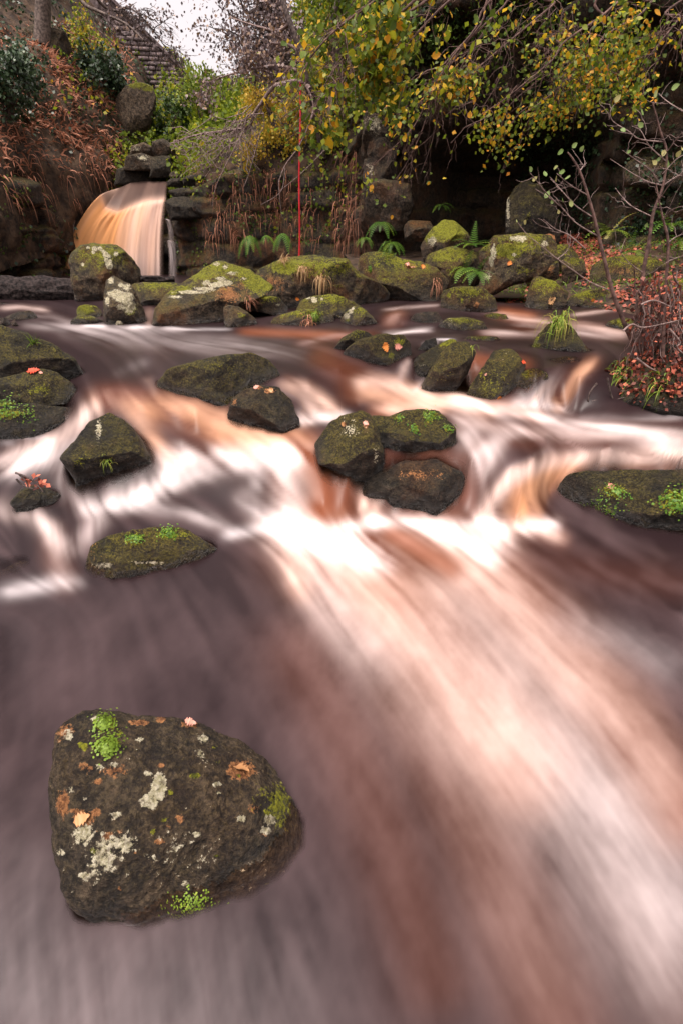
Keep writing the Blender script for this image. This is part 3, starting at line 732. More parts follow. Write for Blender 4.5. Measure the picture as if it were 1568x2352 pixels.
# run of the current: (points, half width, foam, tint, amber); tint 0 white .. 1 tan, amber 0 dark .. 1 peat red
RUNS = [
    # left cascades
    ([(120, 800), (200, 850), (250, 895)], 40, 0.0, 0.2, 0.0),
    ([(300, 850), (290, 880), (280, 900)], 40, 0.0, 0.2, 0.0),
    ([(235, 915), (280, 915), (340, 925), (440, 945), (540, 980), (620, 1010)], 26, 0.62, 0.75, 0.6),
    ([(300, 935), (380, 950), (470, 990), (540, 1020), (640, 1030)], 18, 0.55, 0.85, 0.7),
    ([(290, 935), (335, 985), (370, 1030), (400, 1060)], 16, 0.60, 0.7, 0.5),
    ([(240, 920), (200, 950), (150, 1000), (90, 1035), (0, 1065)], 20, 0.78, 0.3, 0.2),
    ([(170, 1030), (80, 1055), (0, 1080)], 22, 0.75, 0.05, 0.0),
    ([(130, 1060), (140, 1090), (160, 1130)], 18, 0.35, 0.1, 0.1),
    ([(390, 1055), (450, 1048), (540, 1045), (640, 1045), (720, 1050)], 24, 1.0, 0.12, 0.3),
    ([(420, 1060), (390, 1095), (330, 1130), (260, 1150)], 18, 1.0, 0.1, 0.1),
    ([(660, 1040), (560, 1075), (450, 1095), (400, 1120), (300, 1150), (200, 1165)], 16, 0.85, 0.08, 0.1),
    ([(600, 1085), (560, 1140), (600, 1180), (660, 1195)], 20, 0.55, 0.05, 0.1),
    ([(640, 1060), (660, 1120), (680, 1190)], 30, 0.85, 0.15, 0.5),
    ([(0, 1170), (70, 1180), (120, 1220), (160, 1270)], 22, 0.5, 0.2, 0.1),
    ([(160, 1140), (230, 1190), (180, 1250)], 24, 0.35, 0.1, 0.1),
    ([(220, 1165), (330, 1165), (430, 1180), (520, 1210)], 14, 0.45, 0.05, 0.1),
    ([(120, 1230), (130, 1290), (150, 1330)], 24, 0.22, 0.2, 0.3),
    ([(0, 1360), (70, 1350), (140, 1335), (180, 1335)], 18, 0.55, 0.0, 0.0),
    ([(520, 1230), (560, 1222), (600, 1215)], 12, 0.6, 0.0, 0.0),
    # centre chute
    ([(700, 1030), (745, 1090), (745, 1140), (730, 1185)], 34, 0.10, 0.9, 1.0),
    ([(800, 1090), (790, 1130), (775, 1180)], 12, 0.12, 0.9, 0.9),
    ([(640, 985), (680, 1010), (720, 1040)], 22, 0.55, 0.75, 0.8),
    ([(830, 1115), (840, 1140), (830, 1170)], 10, 0.75, 0.45, 0.3),
    ([(860, 1120), (866, 1145), (862, 1175)], 9, 0.7, 0.45, 0.3),
    ([(905, 1160), (908, 1178)], 5, 0.7, 0.2, 0.1),
    ([(610, 1215), (700, 1210), (800, 1205), (900, 1200), (1000, 1205), (1100, 1205), (1200, 1210), (1270, 1205)], 15, 1.05, 0.10, 0.4),
    ([(640, 1210), (720, 1235), (800, 1255), (880, 1290)], 26, 1.05, 0.10, 0.5),
    ([(980, 1215), (1060, 1240), (1130, 1280)], 24, 0.85, 0.18, 0.6),
    ([(1180, 1205), (1240, 1220), (1290, 1240)], 14, 0.55, 0.4, 0.5),
    ([(640, 1225), (680, 1290), (690, 1350)], 30, 0.4, 0.6, 0.5),
    # big fan of foam running out towards the right foreground
    ([(650, 1215), (740, 1235), (830, 1270)], 40, 0.95, 0.10, 0.3), ([(1000, 1212), (1080, 1230), (1160, 1240)], 26, 0.8, 0.2, 0.4),
    ([(760, 1240), (900, 1380), (1050, 1560), (1200, 1760)], 120, 0.46, 0.50, 0.75),
    ([(680, 1240), (720, 1330), (780, 1420), (860, 1520)], 58, 0.36, 0.10, 0.15),
    ([(1000, 1230), (1120, 1330), (1260, 1470), (1420, 1660), (1568, 1870)], 90, 0.42, 0.42, 0.65),
    ([(1050, 1500), (1200, 1680), (1350, 1880), (1500, 2120), (1620, 2352)], 150, 0.40, 0.14, 0.15),
    ([(1300, 1750), (1450, 1950), (1600, 2150)], 110, 0.25, 0.05, 0.05),
    ([(900, 1500), (1000, 1700), (1100, 1900), (1200, 2150), (1280, 2352)], 120, 0.14, 0.35, 0.30),
    ([(700, 1500), (800, 1700), (900, 1950), (1000, 2250)], 100, 0.03, 0.4, 0.22),
    ([(60, 1900), (40, 2100), (60, 2352)], 140, 0.10, 0.0, 0.0),  # lower left: not foam, a cool sky reflection painted as pale grey
    ([(1300, 1430), (1450, 1480), (1568, 1550)], 40, 0.20, 0.0, 0.0),
    ([(1250, 1290), (1400, 1320), (1600, 1345)], 40, -0.6, 0.2, 0.12),
    ([(900, 1225), (955, 1255), (1035, 1308)], 26, -0.6, 0.9, 0.9),
    # middle right
    ([(655, 880), (700, 890), (735, 915), (770, 945)], 14, 0.75, 0.5, 0.4),
    ([(700, 905), (720, 940), (700, 968)], 14, 0.45, 0.4, 0.2),
    ([(640, 975), (720, 962), (800, 955)], 10, 0.85, 0.1, 0.1),
    ([(740, 820), (790, 850), (830, 870)], 26, 0.0, 0.5, 0.4),
    ([(800, 885), (850, 875), (900, 885), (960, 905), (1010, 925)], 15, 0.85, 0.5, 0.5),
    ([(800, 905), (860, 905), (930, 920)], 14, 0.6, 0.7, 0.6),
    ([(870, 945), (950, 930), (1040, 925), (1120, 940)], 18, 0.75, 0.55, 0.7),
    ([(1040, 925), (1130, 940), (1220, 955), (1320, 975), (1440, 990), (1600, 1005)], 13, 0.80, 0.15, 0.2),
    ([(1050, 960), (1150, 985), (1280, 1000), (1420, 1005), (1600, 1020)], 16, 0.42, 0.2, 0.35),
    ([(1060, 985), (1080, 1020), (1120, 1050), (1090, 1090)], 26, 0.55, 0.1, 0.3),
    ([(1180, 1000), (1100, 1030), (1080, 1060)], 20, 0.4, 0.1, 0.3),
    ([(1130, 930), (1190, 945), (1240, 960)], 10, 0.0, 0.8, 1.2),
    ([(1600, 1050), (1450, 1048), (1330, 1052), (1240, 1068), (1170, 1100), (1125, 1150), (1100, 1195)], 14, 1.0, 0.35, 0.3),
    ([(1300, 1080), (1240, 1100), (1200, 1140), (1180, 1195)], 22, 0.68, 0.85, 0.7),
    ([(1255, 1105), (1235, 1150), (1230, 1195)], 14, 0.35, 0.8, 0.5),
    ([(1195, 1150), (1195, 1180)], 12, 0.45, 1.0, 1.0),
    ([(1568, 1075), (1450, 1072), (1330, 1075)], 6, 0.1, 0.6, 0.9),
    ([(1490, 1010), (1530, 1020), (1600, 1035)], 7, 0.7, 0.1, 0.1),
    ([(960, 1040), (1010, 1050), (1060, 1090), (1080, 1150)], 22, 0.16, 0.2, 0.5),
    ([(880, 1050), (830, 1080), (800, 1130)], 14, 0.05, 0.4, 0.5),
    # little right cascade
    ([(1360, 830), (1330, 855), (1300, 900), (1280, 930)], 12, 0.75, 0.75, 0.6),
    ([(1262, 880), (1240, 900), (1225, 925)], 5, 0.85, 0.3, 0.2),
    ([(1278, 880), (1262, 902), (1250, 925)], 4, 0.85, 0.3, 0.2),
    ([(1290, 850), (1270, 870), (1255, 890)], 14, 0.15, 0.1, 0.1),
    ([(1180, 928), (1240, 928), (1310, 938)], 7, 1.0, 0.1, 0.1),
    ([(1190, 935), (1100, 925), (1020, 915)], 8, 0.5, 0.2, 0.3),
    ([(1040, 905), (1060, 885), (1090, 870)], 12, 0.55, 0.5, 0.5),
    ([(935, 830), (925, 850), (918, 870)], 6, 0.6, 0.3, 0.4), ([(990, 862), (965, 885), (950, 900)], 4, 0.5, 0.2, 0.2),
    ([(1090, 820), (1075, 850), (1065, 880)], 8, 0.1, 0.3, 1.1),
    # upper pool
    ([(60, 748), (200, 755), (340, 757), (420, 757)], 9, 0.34, 0.05, 0.05),
    ([(150, 765), (330, 775), (520, 790), (700, 815)], 16, 0.26, 0.05, 0.05),
    ([(250, 790), (420, 800), (600, 815)], 14, 0.14, 0.05, 0.05),
    ([(340, 830), (300, 845), (260, 870)], 14, 0.16, 0.02, 0.0),
    ([(340, 870), (352, 890), (352, 905)], 5, 0.6, 0.5, 0.3),
    ([(380, 753), (420, 756), (470, 755), (530, 756)], 2.5, 0.75, 0.0, 0.0), ([(190, 750), (245, 749)], 2.5, 0.9, 0.0, 0.0),
    ([(343, 712), (343, 745)], 6, 0.45, 0.5, 0.4), ([(300, 752), (350, 750)], 4, 0.8, 0.0, 0.0),
    ([(690, 790), (780, 770), (860, 765)], 6, 0.2, 0.1, 0.4),
    ([(870, 768), (920, 762), (990, 757)], 4.5, 0.95, 0.05, 0.2), ([(890, 740), (900, 730), (915, 720)], 9, 0.4, 0.3, 0.8), ([(880, 712), (940, 705), (1010, 700)], 3, 0.6, 0.2, 0.3),
    ([(1130, 722), (1190, 733), (1270, 742), (1340, 748), (1430, 765)], 7, 0.6, 0.35, 0.7), ([(1110, 765), (1200, 764), (1300, 762), (1430, 772)], 9, 0.5, 0.2, 0.4), ([(1180, 745), (1270, 752), (1350, 760)], 8, 0.35, 0.2, 0.3),
    ([(1150, 715), (1220, 727)], 8, 0.2, 0.7, 1.1), ([(1310, 725), (1380, 715), (1420, 705)], 4, 0.6, 0.3, 0.4),
    ([(0, 708), (50, 704), (110, 712)], 5, 0.7, 0.3, 0.2), ([(60, 722), (120, 725), (180, 745)], 6, 0.3, 0.1, 0.1),
    ([(-10, 995), (50, 1000), (100, 1005)], 4, 0.6, 0.0, 0.0), ([(0, 1015), (30, 1015)], 6, 0.5, 0.0, 0.0),
    ([(1330, 958), (1450, 962), (1568, 958)], 3, 0.8, 0.0, 0.0),
    ([(1000, 780), (1040, 782)], 2, 0.9, 0, 0), ([(975, 790), (1000, 787)], 2, 0.9, 0, 0),
    ([(870, 1085), (940, 1080), (1030, 1100), (1050, 1150)], 40, -0.85, 0.4, 0.35), ([(900, 1130), (980, 1140)], 40, -0.8, 0.3, 0.2),
    ([(1060, 1075), (1080, 1110), (1070, 1160)], 18, -0.7, 0.2, 0.2),
    ([(395, 975), (430, 1000), (460, 1030)], 20, -0.75, 0.3, 0.1), ([(420, 1135), (490, 1112), (560, 1105)], 22, -0.8, 0.1, 0.0), ([(540, 1150), (600, 1150), (640, 1170)], 14, -0.3, 0.1, 0.0),
    ([(735, 835), (780, 870), (800, 905)], 22, -0.85, 0.3, 0.2), ([(270, 880), (330, 895)], 22, -0.9, 0.1, 0.0), ([(250, 1180), (340, 1185), (420, 1195)], 12, -0.4, 0.1, 0.0),
    ([(1180, 1020), (1300, 1030), (1450, 1025)], 12, -0.75, 0.2, 0.2), ([(1110, 1010), (1060, 1050)], 12, -0.3, 0.2, 0.3), ([(90, 1120), (60, 1150)], 20, -0.4, 0.1, 0.0),
    ([(760, 1060), (790, 1100), (770, 1170)], 24, -0.7, 0.9, 0.8), ([(1290, 960), (1400, 965), (1568, 975)], 8, -0.6, 0.2, 0.1),
    ([(1080, 835), (1200, 840)], 14, 0, 0.2, 0.9), ([(560, 762), (700, 768), (800, 772)], 7, 0.0, 0.2, 0.9),
]
foam = np.zeros((NR, NC))
tintw = np.zeros((NR, NC)); tints = np.zeros((NR, NC))
ambs = np.zeros((NR, NC))
fu = np.zeros((NR, NC)); fv = np.zeros((NR, NC)); fw = np.full((NR, NC), 1e-6)
for pts, wd, am, ti, ab in RUNS:
    wd = wd * (1.12 if wd < 50 else 1.0)
    p = np.array(pts, float)
    best = np.full((NR, NC), 1e9)
    dirx = np.zeros((NR, NC)); diry = np.zeros((NR, NC)); along = np.zeros((NR, NC))
    seg = np.hypot(*np.diff(p, axis=0).T)
    tot, acc = seg.sum(), 0.0
    for k in range(len(p) - 1):
        a, b = p[k], p[k + 1]
        d = b - a
        L2 = d @ d
        t = np.clip(((GU - a[0]) * d[0] + (GV - a[1]) * d[1]) / L2, 0, 1)
        dist = np.hypot(GU - a[0] - t * d[0], GV - a[1] - t * d[1])
        m = dist < best
        best = np.where(m, dist, best)
        dirx = np.where(m, d[0] / seg[k], dirx)
        diry = np.where(m, d[1] / seg[k], diry)
        along = np.where(m, (acc + t * seg[k]) / tot, along)
        acc += seg[k]
    w = np.exp(-(best / wd) ** 2)
    ends = 0.55 + 0.45 * np.minimum(1, np.minimum(along, 1 - along) / 0.12)
    f = am * w * ends
    if am < 0:
        foam *= 1 + am * w
        am, f = 0.0, 0 * w
    foam = 1 - (1 - np.clip(foam, 0, 1)) * (1 - np.clip(f, 0, 1))
    wt_ = w * (0.15 + am)
    tints += wt_ * ti
    tintw += wt_
    ambs = np.maximum(ambs, w * ab)
    ww = np.exp(-(best / (wd * 2.5 + 25)) ** 2) + 1e-4 / (1 + (best / 100) ** 2)
    fu += dirx * ww; fv += diry * ww; fw += ww
fu += 0.00006; fv += 0.00010
nrm = np.hypot(fu, fv)
fu, fv = fu / nrm, fv / nrm
tint = tints / np.maximum(tintw, 0.15)

# current direction in grid cells, for drawing the bubbles out into streaks
dUdi, dUdj = np.gradient(GU)
dVdi, dVdj = np.gradient(GV)
det = dUdi * dVdj - dUdj * dVdi
det = np.where(abs(det) < 1e-3, 1e-3, det)
fi = (fu * dVdj - fv * dUdj) / det
fj = (-fu * dVdi + fv * dUdi) / det


def bil(a, i, j):
    i = np.clip(i, 0, NR - 1.001); j = np.clip(j, 0, NC - 1.001)
    i0 = i.astype(int); j0 = j.astype(int)
    di, dj = i - i0, j - j0
    return (a[i0, j0] * (1 - di) * (1 - dj) + a[i0 + 1, j0] * di * (1 - dj) + a[i0, j0 + 1] * (1 - di) * dj + a[i0 + 1, j0 + 1] * di * dj)


def blur(a, n):
    for _ in range(n):
        a = (np.roll(a, 1, 0) + np.roll(a, -1, 0) + 2 * a) / 4
        a = (np.roll(a, 1, 1) + np.roll(a, -1, 1) + 2 * a) / 4
    return a


def streaks(src, step_px, n):
    I, J = np.meshgrid(np.arange(NR, dtype=float), np.arange(NC, dtype=float), indexing='ij')
    out = src.copy(); cnt = 1.0
    for sgn in (1, -1):
        i, j = I.copy(), J.copy()
        for k in range(n):
            si, sj = bil(fi, i, j), bil(fj, i, j)
            mag = np.maximum(1.0, np.hypot(si, sj) * step_px / 3.0)
            i = i + sgn * si * step_px / mag; j = j + sgn * sj * step_px / mag
            out += bil(src, i, j); cnt += 1
    out /= cnt
    return (out - out.mean()) / out.std()


rs = np.random.RandomState(4)
n_fine = streaks(blur(rs.randn(NR, NC), 1), 4.0, 18)
n_mid = streaks(blur(rs.randn(NR, NC), 8), 6.0, 16)
n_big = streaks(blur(rs.randn(NR, NC), 40), 7.0, 10)
pw = np.stack([GX.ravel(), GY.ravel(), np.zeros(NR * NC)], -1)
puff = (fbm(pw * np.array([4.2, 2.6, 1]), 5, 21, 0.6)).reshape(NR, NC)
puff2 = (fbm(pw * np.array([1.4, 0.9, 1]), 3, 23)).reshape(NR, NC)
near = sstep(1250, 1500, GV)
st = (0.09 * n_fine + 0.13 * n_mid + 0.10 * n_big) * (1 - 0.75 * near) + 0.22 * near * puff + 0.16 * near * puff2
foam = blur(0.95 * foam ** 1.5, 3) * (1 - 0.12 * sstep(1450, 1800, GV)) * (1 - 0.14 * (1 - sstep(1140, 1200, GV)))
foam = foam + 0.06 * sstep(1900, 2352, GV) * (1 - sstep(450, 950, GU))  # sky reflection at the lower left, painted into the foam value
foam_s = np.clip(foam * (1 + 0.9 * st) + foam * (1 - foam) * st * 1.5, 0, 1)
cloud = np.clip(0.06 + 0.07 * near + 0.25 * near * (0.35 + 1.3 * puff + 0.7 * puff2) + (0.12 * n_mid + 0.06 * n_big) * (1 - 0.8 * near), 0, 1)
# pools under the falls hold more fine air; the upper pool and the back water are clear
cloud = cloud * np.where(GV < 960, 0.55, 1.0) * (1 - 0.35 * sstep(1220, 1320, GV) * (1 - sstep(1560, 1800, GV)) * (1 - sstep(520, 760, GU)))
amber = np.clip(blur(ambs, 14) * (1 - 0.2 * near) * (0.85 + 0.2 * st), 0, 1)

# smooth swell, drawn along the current
swell = (0.006 * n_big + 0.0035 * n_mid) * sstep(0.5, 2.5, GY) + 0.004 * puff * near
GZ2 = GZ + swell * np.clip(0.4 + foam, 0, 1)
# depth of water over the stones gives how much of them it hides
body = np.ones(NR * NC)
P = np.stack([GX, GY, GZ2], -1).reshape(-1, 3)
dn = Vector((0, 0, -1))
for k in range(NR * NC):
    h = ROCK_BVH.ray_cast(Vector(P[k]) + Vector((0, 0, 0.5)), dn, 0.95)
    if h[0] is not None:
        body[k] = P[k][2] - h[0].z
body = body.reshape(NR, NC)
clear = 0.06 + 0.24 * sstep(1450, 1700, GV)
body = np.where(body > 0.999, 0.999, body)
bodya = 1 - np.exp(-np.maximum(body, 0) / clear)
# thin film that runs up the foot of every stone
film = (body < 0.012) & (body > -0.05)
reach = np.clip((body + 0.05) / 0.062, 0, 1)
bodya = np.where(film, np.maximum(bodya, (0.22 + 0.5 * foam_s) * reach ** 1.5), bodya)
bodya = np.where(body <= -0.05, 0.0, bodya)
bodya = np.clip(bodya + foam_s * 0.35 * (body > 0.0), 0, 1)
steep = np.hypot(*np.gradient(np.clip(body, -0.3, 0.3)))
lift = np.where(film & (steep < 0.05), np.maximum(0, -body) + 0.007, 0.0)
P[:, 2] += lift.ravel()
idx = np.arange(NR * NC).reshape(NR, NC)
F = np.stack([idx[:-1, :-1], idx[:-1, 1:], idx[1:, 1:], idx[1:, :-1]], -1).reshape(-1, 4)
me = mesh_np('stream', P, F)
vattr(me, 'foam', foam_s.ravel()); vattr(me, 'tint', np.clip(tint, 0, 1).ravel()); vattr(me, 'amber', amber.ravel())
vattr(me, 'cloud', cloud.ravel()); vattr(me, 'body', blur(bodya, 2).ravel())
stream = link('stream', me, WATER)
tag(stream, 'peaty brown stream with silky white and tan rapids', 'water', kind='structure')

# stream bed and ground
BED = simple('bed_gravel', (0.03, 0.018, 0.012), (0.09, 0.05, 0.028), 5.0, 0.8, 0.4, 0.05)
bx = np.linspace(-16, 16, 90); by = np.linspace(-4, 24, 90)
BXg, BYg = np.meshgrid(bx, by, indexing='ij')
bz = water_z(BXg, np.maximum(BYg, 0.3)) - 0.32 + 0.05 * fbm(np.stack([BXg.ravel(), BYg.ravel(), 0 * BXg.ravel()], -1) * 1.5, 3, 3).reshape(BXg.shape)
bi = np.arange(90 * 90).reshape(90, 90)
bed = link('stream_bed', mesh_np('stream_bed', np.stack([BXg, BYg, bz], -1).reshape(-1, 3), np.stack([bi[:-1, :-1], bi[1:, :-1], bi[1:, 1:], bi[:-1, 1:]], -1).reshape(-1, 4)), BED)
tag(bed, 'brown gravel bed below the stream', 'ground', kind='structure')
g = 500.0
ground = link('ground', mesh_np('ground', np.array([[-g, -g, -0.5], [g, -g, -0.5], [g, g, -0.5], [-g, g, -0.5]]), np.array([[0, 1, 2, 3]]), False), BED)
tag(ground, 'brown valley ground reaching the horizon', 'ground', kind='structure')

# ------------------------------------------------------------------ valley sides
def cat_rom(P, n):
    P = np.asarray(P, float)
    m = len(P)
    t = np.linspace(0, m - 1, n)
    i = np.minimum(t.astype(int), m - 2)
    f = (t - i)[:, None]
    p0 = P[np.maximum(i - 1, 0)]; p1 = P[i]; p2 = P[i + 1]; p3 = P[np.minimum(i + 2, m - 1)]
    return 0.5 * (2 * p1 + (p2 - p0) * f + (2 * p0 - 5 * p1 + 4 * p2 - p3) * f * f + (3 * p1 - p0 - 3 * p2 + p3) * f ** 3)


def grid_mesh(name, Wg, flip=False):
    a, b = Wg.shape[:2]
    i = np.arange(a * b).reshape(a, b)
    F = np.stack([i[:-1, :-1], i[1:, :-1], i[1:, 1:], i[:-1, 1:]], -1).reshape(-1, 4)
    if flip:
        F = F[:, ::-1]
    return mesh_np(name, Wg.reshape(-1, 3), F)


def rock_attrs(me, n, moss, tone, warm, wet=0.0):
    vattr(me, 'patch', np.tile((0, 0, 0, 1.0), (n, 1)), 'FLOAT_COLOR')
    vattr(me, 'props', np.tile((moss, tone, warm, 1.0), (n, 1)), 'FLOAT_COLOR')
    vattr(me, 'wet', np.broadcast_to(wet, (n,)).copy())


def grid_normals(Wg):
    dx = np.gradient(Wg, axis=0); dy = np.gradient(Wg, axis=1)
    n = np.cross(dx, dy)
    n /= np.linalg.norm(n, axis=-1, keepdims=True) + 1e-9
    return n


def cliff(plan_pts, z0, seed, step=0.075, prot=0.42, cave=None, moss=0.45, tone=0.16, warm=0.3, label=None, wet=0.15, lean=0.0):
    """plan_pts: (x, y, top z) from left to right, seen from the stream. Bedded sandstone in broken courses."""
    rng = np.random.RandomState(seed)
    P = cat_rom(plan_pts, 600)
    seg = np.r_[0, np.cumsum(np.hypot(*np.diff(P[:, :2], axis=0).T))]
    n = int(seg[-1] / step)
    s = np.linspace(0, seg[-1], n)
    X, Y, TZ = (np.interp(s, seg, P[:, k]) for k in range(3))
    tx, ty = np.gradient(X), np.gradient(Y)
    ln = np.hypot(tx, ty)
    nx, ny = ty / ln, -tx / ln
    k = 40
    ker = np.ones(k) / k
    nx = np.convolve(np.pad(nx, k // 2, 'edge'), ker, 'same')[k // 2:k // 2 + n]; ny = np.convolve(np.pad(ny, k // 2, 'edge'), ker, 'same')[k // 2:k // 2 + n]
    m = int((TZ.max() - z0) / (step * 0.8))
    t = np.linspace(0, 1, m)
    Z = z0 + (TZ[:, None] - z0) * t[None]
    S = np.repeat(s[:, None], m, 1)
    q = np.stack([S.ravel(), Z.ravel(), np.full(S.size, seed * 3.3)], -1)
    Zt = Z + 0.42 * fbm(q * np.array([0.5, 0.3, 1]), 3, seed).reshape(Z.shape)
    zb = [z0 - 1]
    while zb[-1] < TZ.max() + 2:
        zb.append(zb[-1] + rng.uniform(0.22, 0.85))
    zb = np.array(zb)
    kk = np.clip(np.searchsorted(zb, Zt) - 1, 0, len(zb) - 2)
    bw = rng.uniform(0.5, 1.7, len(zb)); bo = rng.uniform(0, 9, len(zb)); so = rng.uniform(-0.5, 0.5, len(zb))
    Sj = S + 0.22 * fbm(q * 1.1 + 40, 2, seed + 2).reshape(Z.shape)
    bb = np.floor((Sj + bo[kk]) / bw[kk])
    fr = (Sj + bo[kk]) / bw[kk] - bb
    es = np.minimum(fr, 1 - fr) * bw[kk]
    ez = np.minimum(Zt - zb[kk], zb[kk + 1] - Zt)
    off = (_hash(bb.astype(np.int64), kk.astype(np.int64), kk.astype(np.int64) * 0, seed) - 0.4) * prot * 1.25 + so[kk] * prot * 0.45
    off = off - 0.10 * (1 - sstep(0, 0.09, ez)) - 0.06 * (1 - sstep(0, 0.06, es))
    off = off + 0.5 * fbm(q * np.array([0.45, 0.7, 1]), 3, seed + 14).reshape(Z.shape)
    off = off + 0.26 * fbm(q * 0.9, 4, seed + 4).reshape(Z.shape) + 0.06 * fbm(q * 5.0, 3, seed + 6).reshape(Z.shape)
    off = off - 0.9 * sstep(0.86, 1.0, t)[None] ** 2 + lean * (Z - z0)
    if cave is not None:
        off = off - cave(X[:, None] + 0 * Z, Z)
    Wg = np.stack([X[:, None] + nx[:, None] * off, Y[:, None] + ny[:, None] * off, Z], -1)
    flap = np.stack([np.stack([Wg[:, -1, 0] - nx * b_, Wg[:, -1, 1] - ny * b_, Wg[:, -1, 2] - 0.02 * b_ - 0.06 * (b_ > 2)], -1) for b_ in (0.3, 0.8, 1.6, 2.6)], 1)
    Wg = np.concatenate([Wg, flap], 1)
    me = grid_mesh('cliff', Wg)
    rock_attrs(me, Wg.shape[0] * Wg.shape[1], moss, tone, warm, wet)
    o = link('cliff', me, ROCK)
    tag(o, label, 'cliff', kind='structure')
    return Wg


def px(u, y, v=560):
    p = at(u, v, y)
    return p[0], p[1]


cl_left = cliff([(*px(-420, 10.5), 3.3), (*px(-200, 13.2), 3.7), (*px(0, 16.2), 3.8), (*px(110, 18.4), 3.95), (*px(175, 20.2), 3.95), (*px(235, 21.4), 3.9), (*px(275, 22.6), 3.6)], 0.4, 11,
                label='dark bedded sandstone cliff left of the waterfall', tone=0.16, warm=0.8, moss=0.5)
cl_back = cliff([(*px(150, 21.6), 3.1), (*px(250, 21.0), 3.05), (*px(385, 20.6), 3.1), (*px(440, 20.6), 3.2)], 0.4, 12, label='wet rock step behind the falling water', tone=0.1, wet=0.8, prot=0.25)


def cave_hole(X, Z):
    cx = 3.4
    w = np.exp(-np.abs((X - cx) / 2.05) ** 4)
    zz = sstep(1.15, 1.55, Z) * (1 - sstep(4.1, 5.0, Z + 0.10 * np.abs(X - cx) ** 1.6))
    return 3.6 * w * zz - 0.9 * sstep(4.9, 6.5, Z) * np.exp(-np.abs((X - cx) / 3.5) ** 4)


cl_mid = cliff([(*px(402, 22.0), 3.5), (*px(406, 20.0), 3.55), (*px(470, 18.95), 3.9), (*px(560, 18.7), 4.25), (*px(700, 18.1), 4.2), (*px(830, 17.4), 4.15), (*px(880, 17.3), 3.9)], 0.4, 13, prot=0.30,
               label='mossy sandstone wall hung with ferns right of the waterfall', tone=0.2, moss=0.5, warm=1.0)
cl_right = cliff([(*px(818, 18.6), 5.6), (*px(842, 16.9), 6.2), (*px(890, 16.4), 7.5), (*px(960, 16.2), 9.0), (*px(1060, 15.7), 9.5), (*px(1160, 14.9), 9.5), (*px(1300, 14.0), 9.5), (*px(1450, 12.9), 9.5), (*px(1620, 11.4), 9.5), (*px(1850, 8.8), 9.0)], 0.4, 14,
                 step=0.085, prot=0.6, cave=cave_hole, label='tall dark right hand cliff hollowed by a cave and hung with ivy', tone=0.55, moss=0.5, warm=0.5, lean=0.06)


def loft(curves, na, nb, amp, freq, seed):
    rows = np.array([cat_rom(c, na) for c in curves])         # (k, na, 3)
    Wg = np.stack([cat_rom(rows[:, i], nb) for i in range(na)], 0)   # (na, nb, 3)
    n = grid_normals(Wg)
    d = fbm(Wg.reshape(-1, 3) * freq, 5, seed, 0.55).reshape(na, nb)
    return Wg + n * d[..., None] * amp


SOIL = simple('bank_soil', (0.020, 0.013, 0.009), (0.075, 0.045, 0.026), 3.5, 0.9, 0.8, 0.12)


def hill(name, label, curves, na, nb, amp, freq, seed, mat=None):
    cv = [[at(*p) for p in c] for c in curves]
    cv = [[p - np.array([0, -0.3, 2.2]) for p in cv[0]]] + cv
    Wg = loft(cv, na, nb, amp, freq, seed)
    o = link(name, grid_mesh(name, Wg), mat or SOIL)
    tag(o, label, 'hillside', kind='structure')
    return Wg


h_left = hill('hillside', 'steep left bank of bracken above the waterfall cliff',
              [[(-420, 440, 11.5), (-200, 415, 14), (0, 400, 16.9), (110, 394, 19.1), (190, 400, 20.9), (262, 410, 22.8)],
               [(-420, 240, 14), (-200, 200, 16.5), (0, 195, 19.2), (110, 215, 21.3), (210, 300, 22.8), (290, 345, 24)],
               [(-420, -80, 18), (-200, -60, 20.5), (0, 50, 23), (105, 95, 23.6), (250, 190, 26), (330, 270, 27)],
               [(-420, -500, 24), (-200, -480, 27), (0, -320, 30), (190, -60, 34.5), (330, 110, 36), (400, 230, 37)]], 110, 90, 0.5, 0.55, 31)
h_mid = hill('hillside', 'far green hillside closing the valley behind the waterfall',
             [[(225, 412, 22.5), (300, 408, 23), (400, 398, 22.5), (470, 385, 20.6), (520, 372, 20)],
              [(290, 345, 26), (370, 305, 27), (470, 285, 27), (560, 270, 26), (640, 260, 25)],
              [(380, 215, 33), (440, 215, 33), (510, 228, 32.5), (590, 230, 32), (700, 215, 31)],
              [(380, 140, 39), (440, 185, 39), (520, 222, 39), (620, 225, 38), (740, 215, 37)]], 90, 80, 0.5, 0.5, 32)
h_right = hill('hillside', 'leafy slope above the ferny wall',
               [[(455, 392, 19.6), (560, 364, 19.2), (700, 361, 18.6), (840, 358, 17.9)],
                [(520, 300, 23), (640, 262, 23), (760, 215, 21.5), (880, 160, 19.5)],
                [(560, 225, 30), (700, 150, 29), (820, 0, 26), (950, -150, 24)],
                [(600, 190, 38), (760, -20, 37), (900, -250, 34), (1050, -400, 30)]], 90, 80, 0.4, 0.6, 33)
b_right = hill('bank', 'leaf strewn right bank between the boulders and the cliff',
               [[(960, 735, 12.0), (1100, 735, 11.4), (1200, 742, 10.6), (1300, 752, 10.0), (1420, 768, 9.1), (1620, 815, 7.8), (1900, 860, 6.5)],
                [(960, 660, 13.8), (1100, 655, 13.6), (1200, 652, 13.6), (1300, 622, 12.5), (1430, 606, 11.4), (1650, 610, 10), (1900, 620, 8.5)],
                [(930, 588, 17.2), (1060, 572, 16.4), (1180, 560, 15.6), (1300, 540, 14.7), (1450, 532, 13.6), (1700, 515, 11.6), (1950, 500, 9.6)]], 130, 60, 0.16, 1.2, 34)
